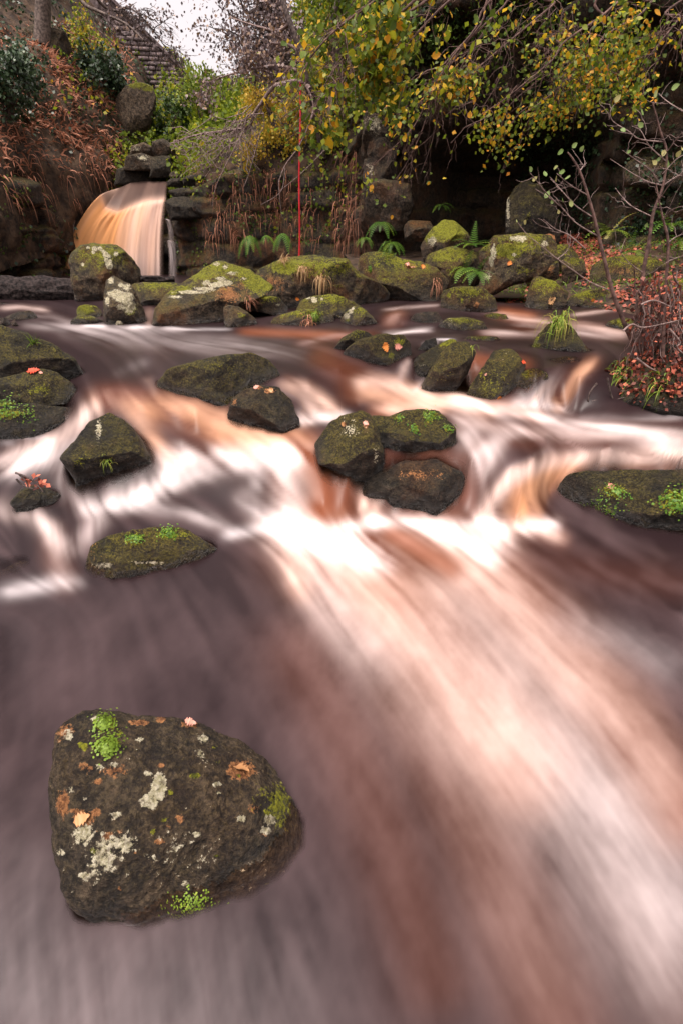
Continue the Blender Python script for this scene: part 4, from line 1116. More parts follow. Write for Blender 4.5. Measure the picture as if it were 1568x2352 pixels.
b_cave = hill('bank', 'dark gravel floor running into the cave',
              [[(800, 640, 14.5), (900, 640, 14.2), (1000, 640, 14.0), (1100, 640, 13.6)],
               [(790, 585, 17.5), (900, 578, 18), (1000, 572, 18.5), (1150, 565, 18)],
               [(760, 575, 21), (900, 572, 22), (1020, 570, 22), (1200, 560, 21)]], 60, 40, 0.15, 1.0, 35)

# low earth banks beside the near reach, outside the picture
for sg, lab in ((-1, 'low grassy earth bank left of the near pool'), (1, 'low grassy earth bank right of the near pool')):
    cv = []
    for off_, dz_ in ((0.0, -0.35), (0.6, 0.25), (2.2, 0.75), (7.0, 1.6), (16.0, 3.2)):
        cv.append([np.array([sg * (1.75 + 0.60 * max(y_, 0) + off_ + (0.5 if sg > 0 else 0.3)), y_, 0.1 * max(y_, 0) + dz_]) for y_ in (-6.0, -2.0, 1.0, 4.0, 7.0, 9.5)])
    bw_ = loft(cv, 60, 50, 0.16, 1.1, 60 + sg)
    bo2 = link('bank', grid_mesh('bank', bw_), SOIL)
    tag(bo2, lab, 'bank', kind='structure')

# ------------------------------------------------------------------ waterfall
NS, NT = 150, 170
ss = np.linspace(0, 1, NS)
lip_u = np.interp(ss, [0, 0.06, 0.12, 0.3, 0.55, 0.75, 1.0], [220, 232, 243, 270, 310, 345, 384])
lip_v = np.interp(ss, [0, 0.06, 0.12, 0.3, 0.55, 0.75, 1.0], [478, 446, 478, 490, 474, 462, 460])
top_u = np.interp(ss, [0, 1], [262, 388]); top_v = np.interp(ss, [0, 0.3, 0.6, 1], [436, 420, 416, 417])
bot_u = np.interp(ss, [0, 0.12, 0.3, 0.55, 1.0], [112, 158, 214, 284, 378])
pts = np.zeros((NS, NT, 3))
na_ = 46
jf = (np.arange(na_, NT) - na_) / (NT - 1 - na_)
for i in range(NS):
    T = at(top_u[i], top_v[i], 21.7); Lp = at(lip_u[i], lip_v[i], 20.3); B = at(bot_u[i], 648, 19.5 + 0.25 * ss[i])
    T[2] = max(T[2], Lp[2] + 0.12)
    f = (np.arange(na_) / na_)[:, None]
    pts[i, :na_] = T * (1 - f) + Lp * f
    pts[i, :na_, 2] = T[2] + (Lp[2] - T[2]) * (0.9 * f + 0.1 * f ** 3)[:, 0]
    f = jf[:, None]
    pts[i, na_:] = Lp + (B - Lp) * f
    pts[i, na_:, 2] = Lp[2] + (B[2] - Lp[2]) * (0.45 * f + 0.55 * f * f)[:, 0]
    o1 = np.stack([np.full(len(jf), ss[i]), jf, 0 * jf + 3], -1)
    pts[i, na_:, 1] -= (0.06 * vnoise(o1 * [9, 0.8, 1], 5) + 0.03 * vnoise(o1 * [26, 1.2, 1], 6)) * np.minimum(1, 6 * jf)
SS, TT = np.meshgrid(ss, np.arange(NT), indexing='ij')
ft = np.clip((TT - na_) / (NT - 1 - na_), 0, 1)
back = 1 - sstep(0, na_, TT)
q = np.stack([SS.ravel() * 30, ft.ravel() * 0.7, 0 * SS.ravel()], -1)
n1 = fbm(q, 3, 61).reshape(NS, NT); n2 = fbm(q * np.array([0.35, 1.2, 1]), 2, 62).reshape(NS, NT)
fo = 0.82 + 0.12 * n1 + 0.16 * n2 + 0.30 * sstep(0.35, 0.62, SS) * (1 - sstep(0.62, 0.80, SS)) - 0.22 * np.exp(-((SS - 0.80) / 0.08) ** 2) + 0.1 * ft
ridge = np.exp(-((SS - 0.075 - 0.03 * ft) / 0.03) ** 2) * (1 - 0.6 * ft)
fo = fo + 0.3 * ridge
dark_lip = (TT < na_) * sstep(0.10, 0.2, SS) * (1 - sstep(0.55, 0.95, TT / na_) * sstep(0.4, 0.65, SS)) * (0.75 + 0.5 * n2)
fo = np.where(TT < na_, 0.10 + 0.06 * n2 + 0.40 * sstep(0.75, 1.0, TT / na_) * sstep(0.3, 0.6, SS) + 0.4 * (1 - sstep(0.02, 0.14, SS)), fo)
ti = np.clip(1.0 - 0.42 * sstep(0.3, 0.75, SS) + 0.15 * n2 - 0.15 * sstep(0.6, 1.0, ft) - 0.15 * ridge, 0.1, 1)
ti = np.where(TT < na_, 0.6, ti)
al = sstep(-0.02, 0.10 + 0.06 * n2, SS + 0.03 * n1) * (1 - sstep(0.90 + 0.05 * n1, 1.0, SS))
al = np.where(TT < na_, 1 - sstep(0.94, 1.0, SS), al * np.clip(0.95 + 0.25 * n1 - 0.08 * ft, 0, 1) * (1 - 0.3 * sstep(0.75, 1, ft)))
def along(a, n):
    for _ in range(n):
        b = a.copy()
        b[:, 1:-1] = (a[:, :-2] + 2 * a[:, 1:-1] + a[:, 2:]) / 4
        a = b
    return a


pts = along(pts, 90)
fo = along(fo, 60); ti = along(ti, 60); al = along(al, 20)
for _ in range(4):
    fo[1:-1] = (fo[:-2] + 2 * fo[1:-1] + fo[2:]) / 4
me = grid_mesh('curtain', pts)
vattr(me, 'foam', np.clip(fo, 0, 1).ravel()); vattr(me, 'tint', ti.ravel()); vattr(me, 'amber', np.clip(0.9 * (1 - back), 0, 1).ravel() * (TT >= na_).ravel()); vattr(me, 'cloud', np.full(NS * NT, 0.7) * (TT >= na_).ravel() + 0.05); vattr(me, 'body', np.clip(al, 0, 1).ravel())
fall = link('waterfall', None)
tag(fall, 'broad tan waterfall dropping over the rock lip at the left', 'waterfall', kind='structure')
link('curtain', me, WATER, fall)


def trickle(pix, w0, w1, y, seed):
    pth = cat_rom([at(u, v, y) for u, v in pix], 60)
    a = np.linspace(-1, 1, 14)
    Wd = np.linspace(w0, w1, 60)
    g_ = np.stack([pth[:, None, 0] + a[None] * Wd[:, None], pth[:, None, 1] - 0.10 * (1 - a[None] ** 2) + 0 * Wd[:, None], pth[:, None, 2] + 0 * (a[None] * Wd[:, None])], -1)
    me = grid_mesh('trickle', g_.transpose(1, 0, 2)[::-1])
    A = np.repeat(a[:, None], 60, 1); Tt = np.repeat(np.linspace(0, 1, 60)[None], 14, 0)
    nn_ = fbm(np.stack([A.ravel() * 3, Tt.ravel() * 2, 0 * A.ravel() + seed], -1), 2, seed).reshape(A.shape)
    N_ = A.size
    vattr(me, 'foam', np.clip(0.6 + 0.5 * nn_, 0, 1).ravel()); vattr(me, 'tint', np.full(N_, 0.15)); vattr(me, 'amber', np.zeros(N_)); vattr(me, 'cloud', np.full(N_, 0.4))
    vattr(me, 'body', np.clip((1 - A ** 2) * (0.55 + 0.4 * nn_) * sstep(0, 0.06, Tt), 0, 1).ravel())
    link('trickle', me, WATER, fall)


trickle([(380, 503), (388, 508), (394, 530), (396, 555)], 0.10, 0.10, 19.3, 1)
trickle([(386, 552), (393, 558), (398, 590), (398, 645)], 0.13, 0.16, 19.0, 2)
trickle([(170, 503), (166, 530), (163, 580)], 0.06, 0.12, 19.9, 3)

# slabs and blocks about the lip
def dry(*a, **k):
    return rock(*a, wetk=k.pop('wetk', 1.0), **k)


SL = dict(e=4.0, thick=0.9, ext=0.05, facets=3, soft=1)
rock([(384, 417), (394, 410), (420, 410), (425, 420), (420, 430), (386, 428)], 19.6, 'wet flat block at the right end of the waterfall lip, upper left of four', 0.1, 0.15, 0.0, name='ledge_block', cat='ledge', group='stepped ledge blocks beside the lip', **SL)
rock([(420, 409), (440, 401), (476, 403), (482, 420), (440, 427), (422, 426)], 19.5, 'topmost dark ledge block right of the waterfall lip', 0.1, 0.12, 0.0, name='ledge_block', cat='ledge', group='stepped ledge blocks beside the lip', **SL)
rock([(384, 438), (420, 431), (470, 437), (480, 452), (400, 454)], 19.3, 'thin middle ledge block right of the waterfall lip', 0.1, 0.12, 0.0, name='ledge_block', cat='ledge', group='stepped ledge blocks beside the lip', **SL)
rock([(380, 463), (398, 452), (462, 452), (476, 470), (470, 500), (390, 505)], 19.1, 'lowest and widest ledge block with shining wet top', 0.1, 0.12, 0.0, name='ledge_block', cat='ledge', group='stepped ledge blocks beside the lip', **SL)
rock([(296, 358), (302, 335), (330, 327), (350, 336), (354, 360)], 22.2, 'pale faced rock above the waterfall, left of two tops', 0.2, 0.75, 0.3, [(318, 342, 10, 8, L, 0.6)], e=6.0, soft=0, facets=3, thick=1.3)
rock([(342, 358), (352, 325), (376, 318), (402, 336), (406, 360)], 22.3, 'rounded tan rock above the waterfall, right of two tops', 0.2, 0.5, 0.5, e=6.0, soft=0, facets=3, thick=1.3)
rock([(284, 384), (290, 358), (326, 352), (352, 360), (358, 386)], 21.9, 'white edged rock below the two tops over the waterfall', 0.2, 0.6, 0.2, [(328, 362, 14, 6, L, 0.7)], e=6.0, soft=0, facets=3, thick=1.3)
rock([(344, 398), (350, 360), (392, 357), (402, 398)], 21.9, 'dark rock beside the upstream water of the fall', 0.2, 0.15, 0.0, e=6.0, soft=0, facets=3)
rock([(262, 416), (270, 388), (320, 376), (376, 384), (392, 416)], 22.3, 'black rock just behind the waterfall lip', 0.2, 0.12, 0.0, e=6.0, soft=0, facets=3)
rock([(386, 400), (400, 393), (424, 394), (430, 405), (400, 410)], 21.0, 'small pale stone with dead grass above the ledge blocks', 0.2, 0.6, 0.3, name='stone', cat='stone')
rock([(258, 262), (268, 222), (290, 198), (330, 190), (352, 198), (360, 225), (356, 262), (344, 292), (310, 312), (282, 305)], 25.0, 'tall grey rock face with a yellow moss cap above the waterfall', 0.05, 1.0, 0.05,
     [(318, 192, 26, 10, G, 0.9), (345, 203, 16, 6, G, 1.0)], e=4.2, facets=3, **BIG, ext=0.05)
rock([(40, 90), (60, 60), (90, 55), (150, 70), (170, 110), (120, 130), (60, 125)], 23.6, 'grey rock outcrop behind the left tree trunk', 0.3, 0.6, 0.2, e=3)
rock([(830, 312), (834, 262), (850, 246), (880, 250), (892, 270), (890, 322), (836, 326)], 16.7, 'pale lichen block high on the corner of the right cliff', 0.1, 0.5, 0.1, [(860, 282, 20, 26, L, 0.55)], e=5.0, soft=0, facets=6, name='ledge_block', cat='ledge', thick=1.2)
rock([(842, 350), (845, 318), (890, 312), (912, 330), (908, 366), (850, 372)], 16.65, 'pinkish block below the pale lichen block on the cliff corner', 0.1, 0.3, 0.5, e=5.0, soft=0, facets=6, name='ledge_block', cat='ledge', thick=1.2)
rock([(832, 412), (836, 366), (880, 358), (912, 372), (914, 420), (850, 428)], 16.6, 'grey cracked block in mid height of the cliff corner', 0.1, 0.3, 0.3, [(850, 392, 8, 18, L, 0.5)], e=5.0, soft=0, facets=6, name='ledge_block', cat='ledge', thick=1.2)
rock([(832, 490), (838, 424), (880, 414), (938, 424), (950, 470), (925, 505), (850, 510)], 16.4, 'brown overhanging block low on the cliff corner', 0.3, 0.45, 0.6, e=5.0, soft=0, facets=6, name='ledge_block', cat='ledge', thick=1.2)
rock([(925, 520), (940, 505), (985, 508), (998, 525), (970, 545), (930, 545)], 15.6, 'reddish flat rock at the cave mouth', 0.2, 0.45, 1.0, e=3.2)

# ------------------------------------------------------------------ wood, leaves, grass: builders
BARK = simple('grey_bark', (0.05, 0.038, 0.032), (0.17, 0.13, 0.11), 14.0, 0.85, 0.6, 0.03)
BARK_D = simple('dark_bark', (0.035, 0.025, 0.022), (0.12, 0.088, 0.078), 16.0, 0.85, 0.6, 0.03)
TWIG = simple('pink_grey_twig', (0.10, 0.065, 0.058), (0.26, 0.19, 0.17), 20.0, 0.8, 0.2, 0.01)
TWIG_D = simple('brown_twig', (0.055, 0.032, 0.028), (0.16, 0.095, 0.078), 20.0, 0.8, 0.2, 0.01)
YG = make_leaf_material('autumn_hazel_leaf', [(0.0, (0.06, 0.105, 0.012)), (0.45, (0.145, 0.205, 0.016)), (0.66, (0.30, 0.33, 0.02)), (0.82, (0.60, 0.38, 0.02)), (1.0, (0.68, 0.25, 0.025))], 0.5)
YEL = make_leaf_material('yellow_leaf', [(0.0, (0.16, 0.18, 0.02)), (0.4, (0.42, 0.33, 0.03)), (1.0, (0.66, 0.40, 0.035))], 0.4)
GRN = make_leaf_material('green_leaf', [(0.0, (0.022, 0.048, 0.010)), (0.6, (0.075, 0.13, 0.02)), (1.0, (0.20, 0.23, 0.03))], 0.3)
IVY = make_leaf_material('ivy_leaf', [(0.0, (0.010, 0.022, 0.010)), (0.7, (0.030, 0.060, 0.024)), (1.0, (0.085, 0.13, 0.06))], 0.15, 0.35)
GREY = make_leaf_material('dull_twig_leaf', [(0.0, (0.06, 0.043, 0.046)), (0.6, (0.17, 0.125, 0.125)), (1.0, (0.28, 0.17, 0.09))], 0.2)
RUST = make_leaf_material('dead_bracken', [(0.0, (0.10, 0.045, 0.026)), (0.5, (0.36, 0.15, 0.085)), (1.0, (0.66, 0.32, 0.20))], 0.25, 0.7)
STRAW = make_leaf_material('dead_grass', [(0.0, (0.16, 0.08, 0.035)), (0.6, (0.38, 0.21, 0.10)), (1.0, (0.56, 0.40, 0.20))], 0.25, 0.6)
RED = make_leaf_material('fallen_beech_leaf', [(0.0, (0.07, 0.020, 0.014)), (0.5, (0.30, 0.075, 0.045)), (1.0, (0.62, 0.18, 0.10))], 0.15, 0.5)
FERN = make_leaf_material('fern_green', [(0.0, (0.030, 0.075, 0.010)), (0.6, (0.085, 0.19, 0.02)), (1.0, (0.20, 0.30, 0.03))], 0.3)
GRASS = make_leaf_material('green_grass', [(0.0, (0.06, 0.12, 0.01)), (0.7, (0.20, 0.30, 0.03)), (1.0, (0.50, 0.42, 0.10))], 0.3)


def unit(v):
    v = np.asarray(v, float)
    return v / (np.linalg.norm(v, axis=-1, keepdims=True) + 1e-9)


def leaf_cloud(pos, size, rnd, seed, normal=None, spread=0.8, aspect=0.62, hexa=False, droop=0.0):
    """one mesh of separate leaf blades"""
    rng = np.random.RandomState(seed)
    n = len(pos)
    nor = rng.randn(n, 3)
    if normal is not None:
        nor = unit(np.asarray(normal)) + spread * unit(nor)
    nor = unit(nor)
    d = rng.randn(n, 3)
    d[:, 2] -= droop * 2
    d = unit(d - nor * (d * nor).sum(1, keepdims=True))
    sd = np.cross(nor, d)
    size = np.broadcast_to(size, (n,))[:, None]
    if hexa:
        shp = [(-0.5, 0, 0), (-0.2, 0.36, 0.06), (0.18, 0.30, 0.05), (0.5, 0, -0.06), (0.18, -0.30, 0.05), (-0.2, -0.36, 0.06)]
    else:
        shp = [(-0.5, 0, 0), (-0.05, 0.40, 0.06), (0.5, 0, -0.03), (-0.05, -0.40, 0.06)]
    k = len(shp)
    V = np.stack([pos + size * (a * d + b * aspect / 0.62 * sd + c * nor) for a, b, c in shp], 1).reshape(-1, 3)
    F = np.arange(n * k).reshape(n, k)
    me = mesh_np('foliage', V, F, False)
    vattr(me, 'rnd', np.repeat(np.clip(rnd, 0, 1), k))
    return me


LEAF_SHAPES = {}


def leaf_mesh(key, rnd, seed):
    """shared single leaves: base at the origin, blade along +X, gently folded"""
    if key in LEAF_SHAPES:
        return LEAF_SHAPES[key]
    rng = np.random.RandomState(seed)
    lob = key[0] in ('red', 'orange', 'pink', 'tan')
    ts = np.linspace(0, 1, 12 if lob else 6)
    w = np.sin(np.pi * ts ** 0.8) ** 0.8 * 0.34
    if lob:
        w = w * (1 + 0.42 * np.where(np.arange(12) % 2 == 0, 1, -1) * rng.uniform(0.5, 1.2, 12))
    V, F = [], []
    for t, ww in zip(ts, w):
        z = -0.10 * t * t + (rng.uniform(-0.06, 0.06) if lob else 0)
        V += [(t, ww + rng.uniform(-0.02, 0.02), z + 0.07), (t, 0, z), (t, -ww + rng.uniform(-0.02, 0.02), z + 0.07)]
    for i in range(len(ts) - 1):
        a = 3 * i
        F += [[a, a + 1, a + 4, a + 3], [a + 1, a + 2, a + 5, a + 4]]
    me = mesh_np('leaf', np.array(V), np.array(F), True)
    vattr(me, 'rnd', np.full(len(V), rnd))
    LEAF_SHAPES[key] = me
    return me


def place_leaf(parent, p, d, n, size, me, mat, name='leaf'):
    d = Vector(d).normalized()
    n = Vector(n)
    n = (n - d * n.dot(d)).normalized()
    s = n.cross(d)
    o = bpy.data.objects.new(name, me)
    C.objects.link(o)
    if not me.materials:
        me.materials.append(mat)
    M = Matrix(((d.x, s.x, n.x, p[0]), (d.y, s.y, n.y, p[1]), (d.z, s.z, n.z, p[2]), (0, 0, 0, 1))) @ Matrix.Scale(size, 4)
    if parent is not None:
        o.parent = parent
        M = Matrix.Translation(-Vector(WORLD_LOC[parent.name])) @ M
    o.matrix_local = M
    return o


WORLD_LOC = {}


GROUPS = {'fern': 'ferns on the rocks and walls', 'grass': 'grass tufts on the boulders', 'plant': 'small green plants on the rocks', 'bush': 'bushes on the valley sides', 'log': 'fallen logs'}


def thing(name, label, cat, loc, group=None):
    group = group or GROUPS.get(cat)
    o = bpy.data.objects.new(name, None)
    C.objects.link(o)
    o.location = loc
    WORLD_LOC[o.name] = tuple(loc)
    tag(o, label, cat, group)
    return o


def part(parent, name, me, mat, kind=None):
    """a mesh given in world coordinates becomes a child of the thing"""
    o = link(name, me, mat, parent)
    o.location = -Vector(WORLD_LOC[parent.name]) if parent.name in WORLD_LOC else (0, 0, 0)
    if kind or name.endswith('twigs'):
        o['kind'] = kind or 'stuff'
    return o


def tubes(paths, sides=6, name='branch'):
    """paths: list of (points, r0, r1)"""
    VV, FF, base = [], [], 0
    for pts_, r0, r1 in paths:
        p = np.asarray(pts_, float)
        m = len(p)
        tg = unit(np.gradient(p, axis=0))
        up = np.array([0.31, 0.77, 0.55])
        a = unit(np.cross(tg, up))
        b = np.cross(tg, a)
        r = np.linspace(r0, r1, m)[:, None, None]
        th = np.linspace(0, 2 * np.pi, sides, endpoint=False)
        ring = p[:, None] + r * (np.cos(th)[None, :, None] * a[:, None] + np.sin(th)[None, :, None] * b[:, None])
        VV.append(ring.reshape(-1, 3))
        i = np.arange(m * sides).reshape(m, sides) + base
        FF.append(np.stack([i[:-1], np.roll(i, -1, 1)[:-1], np.roll(i, -1, 1)[1:], i[1:]], -1).reshape(-1, 4))
        base += m * sides
    return mesh_np(name, np.vstack(VV), np.vstack(FF))


def wob(a, b, n, amp, rng, sag=0.0):
    a, b = np.asarray(a, float), np.asarray(b, float)
    t = np.linspace(0, 1, n)[:, None]
    p = a + (b - a) * t
    L_ = np.linalg.norm(b - a)
    q = np.cumsum(rng.randn(n, 3), 0)
    q -= t * q[-1]
    p = p + q * amp * L_ / np.sqrt(n)
    p[:, 2] -= sag * L_ * (t[:, 0] ** 2)
    return p


def twigs_from(path, n, length, r, rng, depth=1, bias=(0, 0, 0), amp=0.10, sag=0.1, lo=0.2):
    """side twigs along a branch; gives (paths, tips)"""
    out, tips = [], []
    path = np.asarray(path)
    tg = unit(np.gradient(path, axis=0))
    for k in range(n):
        f = rng.uniform(lo, 1.0)
        i = min(int(f * (len(path) - 1)), len(path) - 1)
        d = unit(tg[i] * rng.uniform(0.2, 0.9) + unit(rng.randn(3)) * 0.9 + np.array(bias))
        Lk = length * rng.uniform(0.5, 1.2) * (1.15 - 0.5 * f)
        pth = wob(path[i], path[i] + d * Lk, 7, amp, rng, sag)
        out.append((pth, r, r * 0.4))
        tips += [pth[j] for j in range(2, 7)]
        if depth > 1:
            o2, t2 = twigs_from(pth, max(2, n // 3), length * 0.5, r * 0.55, rng, depth - 1, bias, amp, sag, 0.25)
            out += o2
            tips += t2
    return out, tips


def dpath(pix, y, n=None, dy=0.0):
    """a limb through surveyed points at distance y (to y+dy)"""
    m = len(pix)
    pp = [at(u, v, y + dy * i / max(1, m - 1)) for i, (u, v) in enumerate(pix)]
    return cat_rom(pp, n or m * 4)


def scatter(Wg, n, seed, mask=None):
    """n points and normals on a grid surface; mask(u, v) in 0..1 keeps some"""
    rng = np.random.RandomState(seed)
    a, b = Wg.shape[:2]
    nr = grid_normals(Wg)
    e1 = np.linalg.norm(np.diff(Wg, axis=0)[:, :-1], axis=-1); e2 = np.linalg.norm(np.diff(Wg, axis=1)[:-1], axis=-1)
    w = (e1 * e2).ravel()
    pick = rng.choice(len(w), size=n, p=w / w.sum())
    i, j = pick // (b - 1), pick % (b - 1)
    f, g_ = rng.rand(n, 1), rng.rand(n, 1)
    p = Wg[i, j] * (1 - f) * (1 - g_) + Wg[i + 1, j] * f * (1 - g_) + Wg[i, j + 1] * (1 - f) * g_ + Wg[i + 1, j + 1] * f * g_
    nn_ = nr[i, j]
    s = np.sign(((np.array([0, 0, 2.0]) - p) * nn_).sum(1, keepdims=True))
    nn_ = nn_ * np.where(s == 0, 1, s)
    if mask is not None:
        u, v = survey(p)
        keep = rng.rand(n) < mask(u, v, p)
        p, nn_ = p[keep], nn_[keep]
    return p, nn_


def clump(p, scale, seed):
    """patchiness 0..1 of growth"""
    return sstep(-0.25, 0.35, fbm(p * scale, 3, seed))


def blades(pos, nor, length, width, rnd, seed, droop=1.0, segs=4):
    """drooping ribbons, one per point: dead grass, bracken, leaf blades"""
    rng = np.random.RandomState(seed)
    n = len(pos)
    length = np.broadcast_to(length, (n,)) * rng.uniform(0.6, 1.3, n)
    d = unit(unit(np.asarray(nor)) + 0.7 * rng.randn(n, 3) + np.array([0, 0, 0.35]))
    V = []
    cur = np.array(pos, float)
    side = unit(np.cross(d, rng.randn(n, 3)))
    for k in range(segs + 1):
        t = k / segs
        w = width * (1 - 0.85 * t)
        V += [cur - side * w, cur + side * w]
        d = unit(d + np.array([0, 0, -droop * (0.5 + t)]))
        cur = cur + d * (length / segs)[:, None]
    V = np.stack(V, 1)
    m = 2 * (segs + 1)
    F = []
    b = np.arange(n)[:, None] * m
    for k in range(segs):
        F.append(np.concatenate([b + 2 * k, b + 2 * k + 1, b + 2 * k + 3, b + 2 * k + 2], 1))
    me = mesh_np('blades', V.reshape(-1, 3), np.vstack(F), True)
    vattr(me, 'rnd', np.repeat(np.clip(rnd, 0, 1), m))
    return me


def parts_tubes(parent, name, paths, sides, mat):
    for pth in paths:
        part(parent, name, tubes([pth], sides, name), mat)


def stuff(name, label, cat, me, mat):
    o = link(name, me, mat)
    tag(o, label, cat, kind='stuff')
    return o

# ------------------------------------------------------------------ growth on the valley sides
def box(u, v, u0, u1, v0, v1, s=18):
    return sstep(u0 - s, u0 + s, u) * (1 - sstep(u1 - s, u1 + s, u)) * sstep(v0 - s, v0 + s, v) * (1 - sstep(v1 - s, v1 + s, v))


R = np.random.RandomState(99)


def rnds(n, seed, lo=0.0, hi=1.0, p=None, sc=1.2):
    r = np.random.RandomState(seed)
    x = r.rand(n)
    if p is not None:
        x = 0.55 * x + 0.45 * np.clip(0.5 + 0.9 * fbm(p * sc, 2, seed), 0, 1)
    return lo + (hi - lo) * x


# left bank
p, n = scatter(h_left, 40000, 201, lambda u, v, P_: np.maximum(box(u, v, 30, 275, 95, 330) * clump(P_, 0.7, 5), 0.25 * box(u, v, -60, 300, 60, 400)))
stuff('bracken', 'rusty dead bracken covering the left bank', 'bracken', blades(p, n, 0.10 + 0.26 * np.random.RandomState(2).rand(len(p)), 0.030, rnds(len(p), 1, 0, 1, p), 3, 0.40, 3), RUST)
p, n = scatter(h_left, 30000, 202, lambda u, v, P_: np.maximum.reduce([0.9 * box(u, v, -80, 85, 90, 360), 0.8 * box(u, v, 170, 300, 120, 215), 0.9 * box(u, v, -80, 260, -200, 90), 0.22 + 0 * u]) * clump(P_, 0.5, 8))
stuff('ivy', 'dark green ivy and holly scrub on the left bank', 'ivy', leaf_cloud(p + n * 0.12, R.uniform(0.08, 0.16, len(p)), rnds(len(p), 2, 0, 1, p), 4, n, 1.0), IVY)
p, n = scatter(h_left, 9000, 203, lambda u, v, P_: 0.5 * box(u, v, 120, 330, 60, 260) * clump(P_, 0.6, 9))
stuff('undergrowth', 'yellowing scrub leaves below the stone wall', 'scrub', leaf_cloud(p + n * 0.25, R.uniform(0.10, 0.18, len(p)), rnds(len(p), 3, 0, 1, p), 5, n, 1.2), YG)
# hanging grass and roots over the left cliff edge
p, n = scatter(cl_left, 16000, 204, lambda u, v, P_: np.maximum(box(u, v, 60, 265, 285, 400), 0.25 * box(u, v, -20, 300, 380, 470)) * clump(P_ * np.array([1, 1, 0.2]), 1.3, 6))
p2, n2 = scatter(h_left, 9000, 205, lambda u, v, P_: box(u, v, 60, 275, 300, 420, 10) * clump(P_, 1.3, 6))
p, n = np.vstack([p, p2]), np.vstack([n, n2])
stuff('dead_grass', 'long dead grass hanging over the left cliff edge', 'grass', blades(p + n * 0.05, n, 0.75, 0.014, rnds(len(p), 4, 0, 0.8, p), 6, 1.3, 5), RUST)
p, n = scatter(cl_left, 16000, 206, lambda u, v, P_: np.maximum(0.85 * box(u, v, -40, 130, 430, 600), 0.25 * box(u, v, -40, 170, 380, 640)) * clump(P_ * np.array([1.4, 1.4, 0.5]), 1.0, 16))
stuff('ivy', 'green ivy trailing down the cliff left of the waterfall', 'ivy', leaf_cloud(p + n * 0.08, R.uniform(0.05, 0.11, len(p)), rnds(len(p), 5, 0, 1, p), 7, n, 0.7, droop=0.5), GRN)

# far hill behind the waterfall
p, n = scatter(h_mid, 26000, 207, lambda u, v, P_: (0.35 + 0.65 * clump(P_, 0.5, 12)))
stuff('undergrowth', 'green and yellow scrub on the far hillside', 'scrub', leaf_cloud(p + n * R.uniform(0, 0.9, (len(p), 1)), R.uniform(0.10, 0.20, len(p)), 0.12 + 0.68 * rnds(len(p), 6, 0, 1, p), 8, n, 1.4), YG)
p, n = scatter(h_mid, 5000, 208, lambda u, v, P_: box(u, v, 380, 480, 360, 410))
stuff('dead_grass', 'tawny grass tufts above the ledge blocks', 'grass', blades(p, n, 0.4, 0.015, rnds(len(p), 7), 9, 0.7), STRAW)
# slope above the ferny wall
p, n = scatter(h_right, 24000, 209, lambda u, v, P_: 0.9 * clump(P_, 0.6, 14) + 0.1)
stuff('undergrowth', 'yellow and green scrub above the ferny wall', 'scrub', leaf_cloud(p + n * R.uniform(0, 0.7, (len(p), 1)), R.uniform(0.08, 0.15, len(p)), rnds(len(p), 8, 0.05, 0.8, p), 10, n, 1.4), YG)
p, n = scatter(cl_mid, 22000, 210, lambda u, v, P_: np.maximum(0.8 * box(u, v, 500, 880, 340, 380, 8), 0.30 * box(u, v, 480, 850, 380, 560)) * clump(P_ * np.array([1.6, 1.6, 0.3]), 1.4, 15))
stuff('dead_grass', 'dead grass and roots dangling down the ferny wall', 'grass', blades(p + n * 0.04, n, 0.5, 0.012, rnds(len(p), 9, 0, 0.85, p), 11, 1.3, 5), RUST)
p, n = scatter(cl_mid, 14000, 211, lambda u, v, P_: np.maximum(0.6 * box(u, v, 480, 860, 490, 570), 0.28 + 0 * u) * clump(P_ * np.array([1.4, 1.4, 0.6]), 1.2, 17))
stuff('ivy', 'small green leaves growing on the ferny wall', 'ivy', leaf_cloud(p + n * 0.06, R.uniform(0.05, 0.10, len(p)), rnds(len(p), 10, 0, 1, p), 12, n, 0.8, droop=0.3), GRN)
# a hanging root curtain at the corner of the cliff
p, n = scatter(cl_right, 60000, 212, lambda u, v, P_: box(u, v, 795, 838, 330, 560, 8) * 0.8)
stuff('hanging_roots', 'brown curtain of roots hanging at the cliff corner', 'roots', blades((p + n * 0.15)[::2], n[::2], 1.1, 0.008, rnds(len(p[::2]), 11, 0, 0.32, p[::2]), 13, 1.6, 5), RUST)
# ivy on the right cliff
p, n = scatter(cl_right, 90000, 213, lambda u, v, P_: np.maximum(0.95 * box(u, v, 1200, 1700, 120, 560, 40), 0.6 * box(u, v, 830, 1700, -200, 250, 40)) * np.clip(0.15 + clump(P_ * np.array([1, 1, 0.5]), 0.8, 18), 0, 1))
stuff('ivy', 'dark ivy draped over the right hand cliff', 'ivy', leaf_cloud(p + n * R.uniform(0.02, 0.25, (len(p), 1)), R.uniform(0.05, 0.10, len(p)), rnds(len(p), 12, 0, 1, p), 14, n, 0.7, droop=0.4), IVY)
p, n = scatter(cl_right, 60000, 214, lambda u, v, P_: np.maximum(0.85 * box(u, v, 820, 1300, -300, 235, 30), 0.4 * box(u, v, 1150, 1700, -200, 140, 30)) * clump(P_, 0.8, 19))
stuff('undergrowth', 'green scrub overhanging the cave from above', 'scrub', leaf_cloud(p + n * R.uniform(0.05, 0.7, (len(p), 1)), R.uniform(0.06, 0.12, len(p)), rnds(len(p), 13, 0, 1, p), 15, n, 1.1, droop=0.3), GRN)
